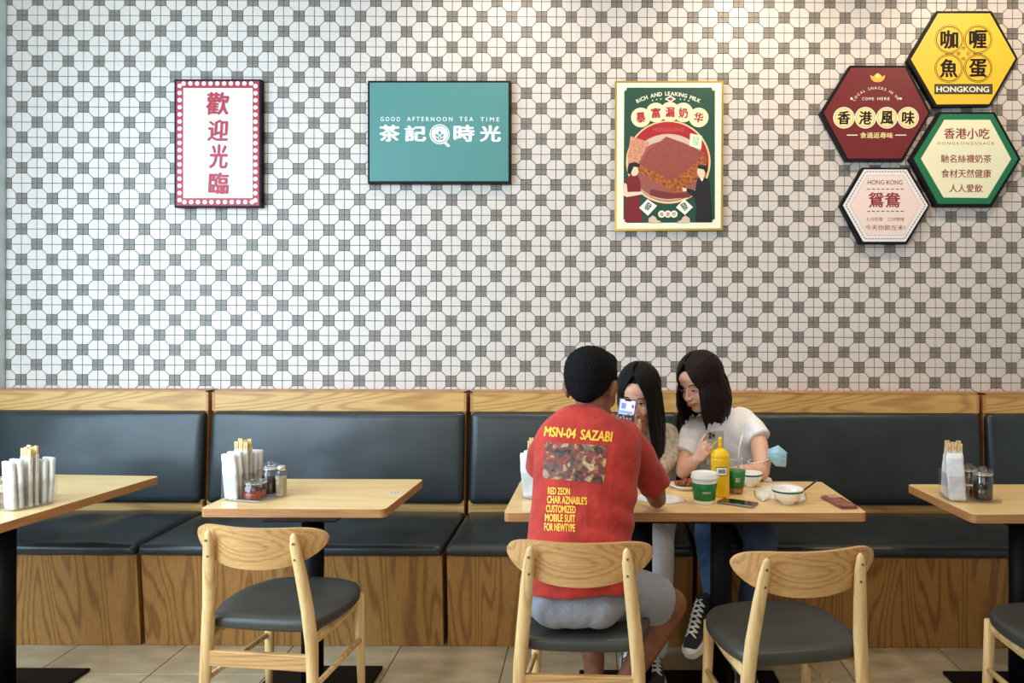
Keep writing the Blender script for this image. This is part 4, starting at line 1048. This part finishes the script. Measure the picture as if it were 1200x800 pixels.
def sneaker(name, t, heel, toe, up, col_upper, lace=True):
    heel, toe = Vector(heel), Vector(toe); f = (toe-heel).normalized(); L_ = (toe-heel).length
    u = Vector(up); u = (u-f*u.dot(f)).normalized(); x = f.cross(u)
    Mx = Matrix((( x.x, f.x, u.x, heel.x),(x.y, f.y, u.y, heel.y),(x.z, f.z, u.z, heel.z),(0,0,0,1)))
    k = L_/.26
    prof = [(-.008,.028),(.02,.036),(.07,.036),(.13,.040),(.19,.046),(.23,.042),(.255,.026),(.262,.010)]
    def slab(z0, z1, gr):
        V = []; Fc = []; ring = [(w_+gr, y) for y, w_ in prof]
        pl = [(w_*k, y*k) for w_, y in ring]+[(-w_*k, y*k) for w_, y in ring[::-1]]; n = len(pl)
        V = [Mx @ Vector((a, b_, z0*k)) for a, b_ in pl]+[Mx @ Vector((a, b_, z1*k)) for a, b_ in pl]
        return V, [tuple(range(n))[::-1], tuple(range(n, 2*n))]+[(i, (i+1)%n, (i+1)%n+n, i+n) for i in range(n)]
    ws = bpy.data.materials.get('rubber_white') or M('rubber_white', srgb(226,218,200), .5)
    s_ = put(fuse('shoe', [tube_vf([Mx @ Vector((0,y*k,z*k)) for y, z in ((.0,.055),(.04,.055),(.09,.055),(.14,.048),(.19,.036),(.235,.026),(.252,.020))], [(a*k,b_*k) for a, b_ in ((.026,.03),(.034,.048),(.034,.048),(.038,.040),(.043,.030),(.036,.018),(.014,.008))], 18, up=u), tube_vf([Mx @ Vector((0,y*k,z*k)) for y, z in ((.045,.05),(.042,.09),(.036,.125))], [.036*k,.034*k,.035*k], 16)], col_upper, None, .005, 3), t)
    put(obj('sole', MB().add(*slab(-.006,.022,.004)), ws, None), s_)
    put(fuse('toe_cap', [ell((0,.222*k,.020*k), .038*k,.040*k,.022*k, Mx)], ws, None, .005, 1), s_)
    if lace:
        for i in range(7):
            y = .195-.021*i; z = .052+.0085*i+(.004 if i > 2 else 0); z2 = z+.006
            put(obj('lace', MB().add(*tube_vf([Mx @ Vector(p)*1 for p in ((-.027*k,(y+.006)*k,z*k),(-.010*k,y*k,(z+.018)*k),(.012*k,(y-.010)*k,(z+.020)*k),(.027*k,(y-.016)*k,z2*k))], .0042*k, 6)), white_enamel, None, True), s_)
            put(obj('lace', MB().add(*tube_vf([Mx @ Vector(p)*1 for p in ((.027*k,(y+.006)*k,z*k),(.010*k,y*k,(z+.019)*k),(-.012*k,(y-.010)*k,(z+.021)*k),(-.027*k,(y-.016)*k,z2*k))], .0042*k, 6)), white_enamel, None, True), s_)
    return s_
canvas_b = cloth('black_canvas', (.008,.008,.010,1), (.014,.014,.018,1))
# ======================= the man, seen from behind
man = thing('person', (-.03, 2.66, .478), 'person in a red printed T-shirt and grey shorts, seen from behind on a chair', 'person')
HM = head_matrix((-.008, 2.835, 1.244), 157, 12, 0, 1.19)
body = head_parts(HM)
body += limb([(-.012,2.80,1.10),(-.006,2.815,1.15),(.0,2.83,1.20)], [(.064,.062),(.062,.060),(.062,.060)], 18)
P_, R_ = smooth_path([(-.05,2.60,.54),(-.05,2.62,.62),(-.04,2.66,.76),(-.03,2.715,.92),(-.025,2.755,1.05),(-.02,2.79,1.11)], [(.155,.10),(.15,.10),(.14,.095),(.15,.10),(.145,.085),(.07,.055)], 3)
body += [tube_vf(P_, R_, 22, up=(0,1,0))]
body += limb([(.105,2.775,1.065),(.175,2.83,.96),(.232,2.925,.845),(.243,2.968,.798)], [.046,.044,.040,.036])
body += limb([(.243,2.968,.798),(.205,3.02,.86),(.150,3.09,.955),(.125,3.12,1.00)], [.037,.038,.028,.023])
body += hand((.125,3.12,1.00), (-.25,.35,.75), (-.6,.3,-.1), (-.1,.9,.2), (35,45,30))
body += limb([(-.155,2.775,1.06),(-.19,2.85,.96),(-.185,2.935,.86)], [.046,.043,.036])
body += limb([(-.185,2.935,.86),(-.14,3.02,.83),(-.09,3.11,.815)], [.036,.034,.024])
body += hand((-.09,3.11,.815), (.45,.85,-.06), (0,-.1,-1), (.85,-.45,0), (8,14,10))
for pts, rr in (([(-.0,2.66,.56),(.14,2.72,.52),(.282,2.79,.458)], [.085,.075,.058]), ([(.282,2.79,.458),(.21,2.79,.33),(.13,2.80,.19),(.095,2.82,.085)], [.057,.052,.042,.032]),
                ([(-.12,2.66,.56),(-.10,2.86,.545),(-.055,3.04,.50)], [.085,.072,.056]), ([(-.055,3.04,.50),(-.02,2.97,.34),(.0,2.92,.20),(.0,2.90,.09)], [.054,.052,.042,.032])):
    P_, R_ = smooth_path(pts, rr, 3); body += limb(P_, R_, 18)
fuse('body', body, skin_t, man, .0052, 4)
hp = [ell((0,.022,.044), .0800,.098,.078, HM, 28, 20), ell((0,.036,.026), .0760,.082,.068, HM, 24, 18), ell((0,.048,.006), .068,.062,.058, HM, 20, 14), ell((0,.058,-.012), .052,.044,.046, HM, 20, 14), ell((0,-.030,.082), .062,.055,.036, HM)]
fuse('hair', hp, hair_s, man, .004, 5, disp=lambda p: .0022*noise.noise(p*170)+.0015*noise.noise(p*330))
for s in (-1, 1): wobj('sideburn', ell((s*.0725,-.006,.018), .006,.014,.030, HM), hair_s, man)
# shirt
P_, R_ = smooth_path([(-.056,2.568,.584),(-.056,2.582,.64),(-.048,2.632,.75),(-.034,2.69,.88),(-.026,2.728,1.0),(-.024,2.757,1.075),(-.02,2.782,1.122),(-.012,2.80,1.150)],
                     [(.192,.152),(.186,.138),(.180,.122),(.182,.122),(.190,.118),(.184,.100),(.135,.082),(.066,.070)], 4)
sh = [tube_vf(P_, R_, 30, up=(0,1,0))]
sh += limb([(.100,2.775,1.075),(.155,2.812,1.0),(.205,2.868,.915),(.231,2.905,.862)], [.062,.062,.058,.058], 20, ends=False)+[ell((.105,2.775,1.068), .064,.062,.060)]
sh += limb([(-.150,2.77,1.065),(-.188,2.815,.99),(-.200,2.865,.935)], [.060,.060,.058], 20, ends=False)+[ell((-.150,2.77,1.062), .060,.060,.058)]
def mfold(p):
    # drapes from the right armpit and across the small of the back
    a = sin((p.z*1.0+(p.x+.2)*.75)*62+2.5*noise.noise(p*6)); m_ = max(0, min(1, (p.x+.02)/.12))*max(0, min(1, (1.02-p.z)/.15))
    b_ = sin((p.z-.5*(p.x))*70+3*noise.noise(p*5)); m2 = max(0, min(1, (.80-p.z)/.15))
    return .0045*a*m_+.0035*b_*m2+.004*max(0,sin((p.x*1.0-p.z*.35)*34+2*noise.noise(p*5)))*max(0,min(1,(p.z-.8)/.2))*.6
shirt = fuse('shirt', sh, red_cloth, man, .0062, 5, .0016, 11, 3, disp=mfold)
wobj('collar', tube_vf([(-.010+.066*cos(a), 2.815+.064*sin(a), 1.148+.022*sin(a)) for a in [2*pi*k/28 for k in range(29)]], .0075, 8), red_cloth, man)
V = [v.co.copy() for v in shirt.data.vertices]; bvh = BVHTree.FromPolygons(V, [tuple(p.vertices) for p in shirt.data.polygons])
EYE = Vector((0,0,H))
def on_shirt(px, py, off=.0012):
    d = (at(px, py, 1.0)-EYE).normalized(); h, n_, i, ds = bvh.ray_cast(EYE, d)
    return (h-d*off) if h is not None else at(px, py, 2.62)
yprint = pm('print_yellow', 250,196,60, .6)
def shirt_text(s, x0, y0, x1, y1, drop, bold=.03, shear=0):
    me = text_fit(s, 0, 1, 0, 1, 0, bold, .08*shear); bm = bmesh.new(); bm.from_mesh(me)
    bmesh.ops.triangulate(bm, faces=bm.faces); 
    for v in bm.verts:
        u, w_ = v.co.x, v.co.z
        v.co = on_shirt(x0+(x1-x0)*u+(1.0*(w_-.5) if shear else 0), y1+(y0-y1)*w_+drop*(u-.5), .0016-v.co.y*2)
    bm.to_mesh(me); bm.free(); return put(obj('lettering', me, yprint), shirt) if False else child_of_shirt(obj('lettering', me, yprint))
def child_of_shirt(o):
    o.parent = shirt; o.matrix_parent_inverse = shirt.matrix_parent_inverse.inverted() @ Matrix.Identity(4); return o
bpy.context.view_layer.update()
def child_of_shirt(o):
    o.parent = shirt; o.matrix_parent_inverse = shirt.matrix_world.inverted(); return o
shirt_text('MSN-04', 637.5, 500.5, 675, 512.5, 3.0, .04, 1); shirt_text('SAZABI', 680, 504, 718, 516.5, 3.0, .04, 1)
for s_, a in (('RED ZEON',(642,571,668,579.5,1)),("CHAR AZNABLE'S",(641,581,688,590.5,2)),('CUSTOMIZED',(639.8,591.8,674.8,600.8,1.4)),('MOBILE SUIT',(638.6,602.2,674.2,611.4,1.4)),('FOR NEWTYPE',(637.8,613,674,622.4,1.4))):
    shirt_text(s_, *a[:4], a[4], .04)
NX, NY = 40, 26; V = []; Fc = []
for j in range(NY+1):
    for i in range(NX+1):
        u, v_ = i/NX, j/NY; tl, tr, br, bl2 = Vector((638.3,518)), Vector((712,522)), Vector((707.8,566.4)), Vector((635.8,560))
        p = tl.lerp(tr, u).lerp(bl2.lerp(br, u), v_); V.append(on_shirt(p.x, p.y, .0010))
for j in range(NY):
    for i in range(NX): Fc.append((j*(NX+1)+i, j*(NX+1)+i+1, (j+1)*(NX+1)+i+1, (j+1)*(NX+1)+i))
pmx = M('shirt_picture', (.1,.05,.04,1), .7); v_ = coords(pmx, 'Object')
n1 = nd(pmx, 'ShaderNodeTexNoise', Scale=26, Detail=4, Distortion=1.5); lk(pmx, v_, n1.inputs['Vector'])
vo = nd(pmx, 'ShaderNodeTexVoronoi', Scale=48); lk(pmx, n1.outputs['Color'], vo.inputs['Vector']) if False else lk(pmx, v_, vo.inputs['Vector'])
mixc = nd(pmx, 'ShaderNodeMix', data_type='RGBA', blend_type='MIX'); r1 = ramp(pmx, n1.outputs['Fac'], [(.36, srgb(38,34,34)), (.45, srgb(96,88,70)), (.52, srgb(150,70,50)), (.58, srgb(176,60,48)), (.66, srgb(214,190,130))])
sepc = nd(pmx, 'ShaderNodeSeparateColor'); lk(pmx, vo.outputs['Color'], sepc.inputs[0]); r2 = ramp(pmx, sepc.outputs[0], [(.2, srgb(40,38,40)), (.5, srgb(130,52,42)), (.75, srgb(90,84,76)), (.95, srgb(206,186,140))])
mixc.inputs[0].default_value = .45; lk(pmx, r1.outputs[0], mixc.inputs[6]); lk(pmx, r2.outputs[0], mixc.inputs[7]); lk(pmx, mixc.outputs[2], pmx.node_tree.nodes['Principled BSDF'].inputs['Base Color'])
child_of_shirt(obj('printed_picture', MB().add(V, Fc), pmx, None, True))
# shorts
so = [ell((-.055,2.60,.572), .180,.140,.095), ell((-.055,2.552,.556), .180,.122,.0785), ell((-.125,2.54,.552), .085,.106,.074), ell((.015,2.54,.552), .085,.106,.074)]
for pts, rr in (([(-.0,2.61,.565),(.12,2.665,.536),(.235,2.745,.485)], [.092,.094,.084]), ([(-.12,2.66,.565),(-.11,2.82,.558),(-.085,2.94,.535)], [.095,.09,.082])):
    P_, R_ = smooth_path(pts, rr, 3); so += limb(P_, R_, 20, ends=False)
def clampz(p): return 0
fuse('shorts', so, grey_cloth, man, .0065, 5, .0022, 13, 8)
for (x, y, z, dx, dy) in ((.098,2.80,.016,.03,.14),(.0,2.88,.016,.0,.15)):
    sneaker('shoe', man, (x,y,z+.008), (x+dx,y+dy,z+.006), (0,0,1), canvas_b, False)
# ======================= woman behind the phone
w1 = thing('person', (.25, 3.78, .478), 'person with long black hair in a beige top, face behind a phone', 'person')
HM = head_matrix((.198, 3.47, 1.148), -16, 18, 3, 1.10)
body = head_parts(HM, True)
body += limb([(.235,3.60,.985),(.222,3.55,1.04),(.214,3.51,1.09)], [(.05,.05),(.046,.046),(.046,.046)])
P_, R_ = smooth_path([(.25,3.80,.53),(.25,3.78,.64),(.25,3.71,.80),(.245,3.64,.92),(.24,3.60,.97)], [(.14,.10),(.12,.09),(.12,.09),(.125,.075),(.07,.05)], 3)
body += [tube_vf(P_, R_, 20, up=(0,1,0))]
body += limb([(.355,3.62,.93),(.335,3.55,.85),(.272,3.45,.792)], [.038,.036,.030])+limb([(.272,3.45,.792),(.215,3.38,.87),(.172,3.318,.965)], [.031,.030,.021])
body += hand((.172,3.318,.965), (-.25,-.15,.9), (-.15,-.95,-.1), (.9,-.1,.25), (12,30,25), .92, thumb_dir=(.2,-.55,.75))
body += limb([(.115,3.62,.93),(.07,3.54,.85),(.05,3.46,.80)], [.038,.035,.030])+limb([(.05,3.46,.80),(.03,3.38,.79),(.02,3.28,.785)], [.031,.028,.021])
body += hand((.02,3.28,.785), (.15,-.95,-.05), (0,0,-1), (.95,.1,0), (8,14,10), .92)
fuse('body', body, skin_f, w1, .0048, 3)
face_details(HM, w1)
long_hair(w1, HM, .31, (.035,.05), hair_b, 44, 38, 5, 1.0, -.06, 1.0, .008)
top = [tube_vf(*smooth_path([(.25,3.79,.52),(.25,3.78,.62),(.25,3.715,.78),(.245,3.65,.90),(.24,3.61,.965),(.235,3.60,1.0)], [(.155,.115),(.15,.11),(.15,.105),(.155,.09),(.12,.07),(.055,.052)], 4), 26, up=(0,1,0))]
top += limb([(.345,3.63,.945),(.352,3.58,.885),(.325,3.53,.840),(.290,3.48,.812)], [.054,.055,.052,.042])+limb([(.13,3.63,.945),(.09,3.57,.88),(.075,3.55,.86)], [.054,.055,.054])
fuse('top', top, beige_cloth, w1, .006, 4, .003, 14, 2)
tr = [ell((.25,3.80,.56), .165,.13,.085)]
for pts, rr in (([(.18,3.78,.555),(.16,3.55,.555),(.15,3.36,.54)], [.085,.078,.068]), ([(.15,3.36,.54),(.15,3.31,.36),(.15,3.28,.13)], [.062,.056,.050]),
                ([(.31,3.78,.555),(.285,3.55,.550),(.258,3.32,.53)], [.095,.094,.086]), ([(.262,3.32,.53),(.262,3.26,.38),(.25,3.20,.125)], [.084,.076,.058])):
    P_, R_ = smooth_path(pts, rr, 3); tr += limb(P_, R_, 18)
fuse('trousers', tr, cream_cloth, w1, .0065, 4, .0026, 12, 5)
sneaker('shoe', w1, (.25,3.25,.024), (.243,3.00,.022), (0,0,1), canvas_b); sneaker('shoe', w1, (.15,3.30,.024), (.15,3.05,.022), (0,0,1), canvas_b)
# her phone, screen to the camera
t = phone(at(733.5, 487.5, 3.272), (radians(78), radians(9), radians(4)), 'smartphone with a lit screen held up in front of a woman\'s face')
obj('screen_bezel', bbox(-.0350,.0350,-.0730,.0730,.0042,.0046,.0002,1), M('bezel_black', (.006,.006,.007,1), .2), t)
def emis(name, c, s=1.0):
    m = M(name, c, .2); b = m.node_tree.nodes['Principled BSDF']; b.inputs['Emission Color'].default_value = c; b.inputs['Emission Strength'].default_value = s; return m
o = obj('screen', bbox(-.0325,.0325,.006,.0695,.0046,.0048,.0001,1), emis('screen_lilac', srgb(196,200,240), .75), t)
for i, (x, y, w_, h_, c) in enumerate(((-.016,.042,.010,.012,(120,136,214)),(.012,.036,.009,.010,(226,222,244)),(-.002,.016,.028,.006,(128,158,226)),(.023,.044,.005,.007,(84,90,130)),(-.010,.060,.012,.004,(222,196,226)))):
    obj('picture_patch', bbox(x-w_,x+w_,y-h_,y+h_,.0048,.00495,.00005,1), emis('screen_patch_%s' % 'abcde'[i], srgb(*c), .6), t)
obj('screen_controls', bbox(-.0325,.0325,-.0695,.004,.0046,.0048,.0001,1), emis('screen_dark_grey', srgb(58,60,66), .5), t)
obj('notch', bbox(-.014,.014,.064,.0702,.0048,.0051,.0001,1), bpy.data.materials['bezel_black'], t)
for i in range(4): obj('control_key', bbox(-.026+.014*i,-.018+.014*i,-.012,-.006,.0048,.00495,.00005,1), emis('key_grey', srgb(150,150,160), .5) if 'key_grey' not in bpy.data.materials else bpy.data.materials['key_grey'], t)
# ======================= woman in white
w2 = thing('person', (.66, 3.80, .478), 'person with dark shoulder length hair in a white T-shirt and blue jeans', 'person')
HM = head_matrix((.496, 3.60, 1.190), -49, 18, -3, 1.13)
body = head_parts(HM, True)
body += limb([(.60,3.70,1.03),(.575,3.67,1.08),(.548,3.64,1.14)], [(.052,.052),(.047,.048),(.048,.048)])
P_, R_ = smooth_path([(.66,3.82,.53),(.66,3.81,.64),(.64,3.77,.80),(.615,3.72,.94),(.605,3.70,1.02)], [(.15,.105),(.13,.095),(.13,.095),(.135,.085),(.075,.055)], 3)
body += [tube_vf(P_, R_, 20, up=(0,1,0))]
body += limb([(.735,3.71,1.005),(.775,3.63,.92),(.775,3.545,.83),(.762,3.50,.796)], [.043,.042,.042,.037])+limb([(.762,3.50,.796),(.68,3.475,.802),(.585,3.455,.795)], [.038,.034,.023])
body += hand((.585,3.455,.795), (-.95,-.25,-.02), (0,0,-1), (-.15,.95,.1), (10,18,12), .92)
body += limb([(.46,3.64,.955),(.425,3.575,.87),(.402,3.49,.80)], [.041,.038,.032])+limb([(.402,3.49,.80),(.425,3.43,.838),(.452,3.375,.880)], [.033,.031,.021])
body += hand((.452,3.375,.880), (.32,-.62,.60), (.78,.55,.10), (-.30,.12,.90), (48,38,22), .88, .05, thumb_dir=(.30,.25,.9))
fuse('body', body, skin_f, w2, .0046, 3)
face_details(HM, w2, smile=.002)
long_hair(w2, HM, .200, (.03,.03), hair_w, 44, 39, 9, 1.05, -.05, .0, .020)
tee = [tube_vf(*smooth_path([(.665,3.81,.50),(.66,3.81,.62),(.645,3.775,.78),(.62,3.73,.92),(.608,3.705,.99),(.602,3.695,1.035),(.598,3.69,1.06)], [(.175,.125),(.165,.12),(.16,.112),(.168,.10),(.150,.088),(.09,.068),(.055,.055)], 4), 28, up=(0,1,0))]
tee += limb([(.715,3.72,1.01),(.757,3.67,.965),(.778,3.63,.925)], [.058,.060,.061], 20, ends=False)+[ell((.712,3.72,1.008), .062,.060,.058)]
tee += limb([(.475,3.66,.96),(.437,3.605,.90),(.412,3.57,.860)], [.056,.058,.062], 20, ends=False)+[ell((.478,3.66,.958), .060,.058,.056)]
fuse('shirt', tee, white_cloth, w2, .006, 5, .0016, 9, 17, disp=lambda p: .002*sin((p.x*.8+p.z)*60+3*noise.noise(p*6)))
jn = [ell((.665,3.81,.56), .17,.13,.085)]
for pts, rr in (([(.60,3.79,.56),(.55,3.56,.57),(.500,3.36,.555)], [.085,.08,.064]), ([(.500,3.36,.555),(.503,3.27,.45),(.505,3.19,.335)], [.062,.056,.044])):
    P_, R_ = smooth_path(pts, rr, 3); jn += limb(P_, R_, 18)
fuse('jeans', jn, denim, w2, .0065, 3, .0026, 12, 5)
jn = []
for pts, rr in (([(.73,3.79,.555),(.74,3.55,.555),(.725,3.34,.53)], [.09,.088,.076]), ([(.725,3.34,.53),(.685,3.28,.36),(.63,3.22,.13)], [.073,.060,.052])):
    P_, R_ = smooth_path(pts, rr, 3); jn += limb(P_, R_, 18)
fuse('jeans_leg', jn, denim_shaded, w2, .0065, 3, .0026, 12, 6)
sneaker('shoe', w2, (.500,3.15,.292), (.372,2.985,.178), (-.55,-.45,.75), canvas_b); sneaker('shoe', w2, (.63,3.23,.026), (.60,2.98,.022), (0,0,1), canvas_b)
# her phone, back to the camera
t = phone(at(838, 524, 3.330), (radians(96), 0, radians(3)), 'silver smartphone with three rear cameras held by the woman in white')
obj('back_glass', bbox(-.0348,.0348,-.0728,.0728,.0042,.0047,.0002,1), M('silver_back', srgb(176,176,174), .35, .3), t)
ci = obj('camera_island', bbox(-.033,-.002,.038,.070,.0047,.0062,.001,2), M('camera_island', srgb(150,150,150), .3, .4), t)
for x, y in ((-.0245,.0615),(-.0245,.0465),(-.0105,.054)):
    V, Fc = lathe_vf([(.0062,0),(.0062,.0016),(.0048,.0018),(.0047,.0012)], 20, (x,y,.0062)); obj('camera_lens', MB().add(V, Fc), scr, ci, True)
# mask hanging from her arm
mk = thing('face_mask', at(908, 536, 3.47), 'light blue disposable face mask hanging on the arm of the woman in white', 'mask')
blue_m = mottled('mask_blue', srgb(172,212,228), srgb(146,198,220), 40, .8)
def mask_vf():
    V = []; Fc = []; N, K = 16, 14
    Lc = [Vector(at(*a, 3.47)-mk.location) for a in ((899,527),(912,521.5),(922.5,530),(921,547),(909,546),(899.5,536))]
    for side in (0, 1):
        for j in range(K+1):
            for i in range(N+1):
                u, v = i/N, j/K
                top = Lc[0].lerp(Lc[1], min(1, u*2)) if u < .5 else Lc[1].lerp(Lc[2], (u-.5)*2)
                bot = Lc[5].lerp(Lc[4], min(1, u*2)) if u < .5 else Lc[4].lerp(Lc[3], (u-.5)*2)
                p = top.lerp(bot, v); bul = sin(pi*u)**.7*sin(pi*v)**.7*.026
                V.append((p.x, p.y-bul-.002*sin(v*pi*8)+(.0016 if side else 0), p.z))
    n1 = (N+1)*(K+1)
    for s in (0, 1):
        for j in range(K):
            for i in range(N):
                q_ = (s*n1+j*(N+1)+i, s*n1+j*(N+1)+i+1, s*n1+(j+1)*(N+1)+i+1, s*n1+(j+1)*(N+1)+i); Fc.append(q_ if s == 0 else q_[::-1])
    bd = [j*(N+1) for j in range(K+1)]+[K*(N+1)+i for i in range(1, N+1)]+[j*(N+1)+N for j in range(K-1, -1, -1)]+[i for i in range(N-1, 0, -1)]
    for a, b_ in zip(bd, bd[1:]+bd[:1]): Fc.append((a, b_, b_+n1, a+n1))
    return V, Fc
obj('mask_body', MB().add(*mask_vf()), blue_m, mk, True)
pts = [Vector((.762+.050*cos(a), 3.548+.052*sin(a), .842+.012*cos(a)))-mk.location for a in [2*pi*k/24 for k in range(25)]]
pts = [Vector(at(900,530,3.46))-mk.location]+[p for p in pts[1:24]]+[Vector(at(900,535,3.46))-mk.location]
obj('ear_loop', MB().add(*tube_vf(pts, .0024, 8)), white_enamel, mk, True)
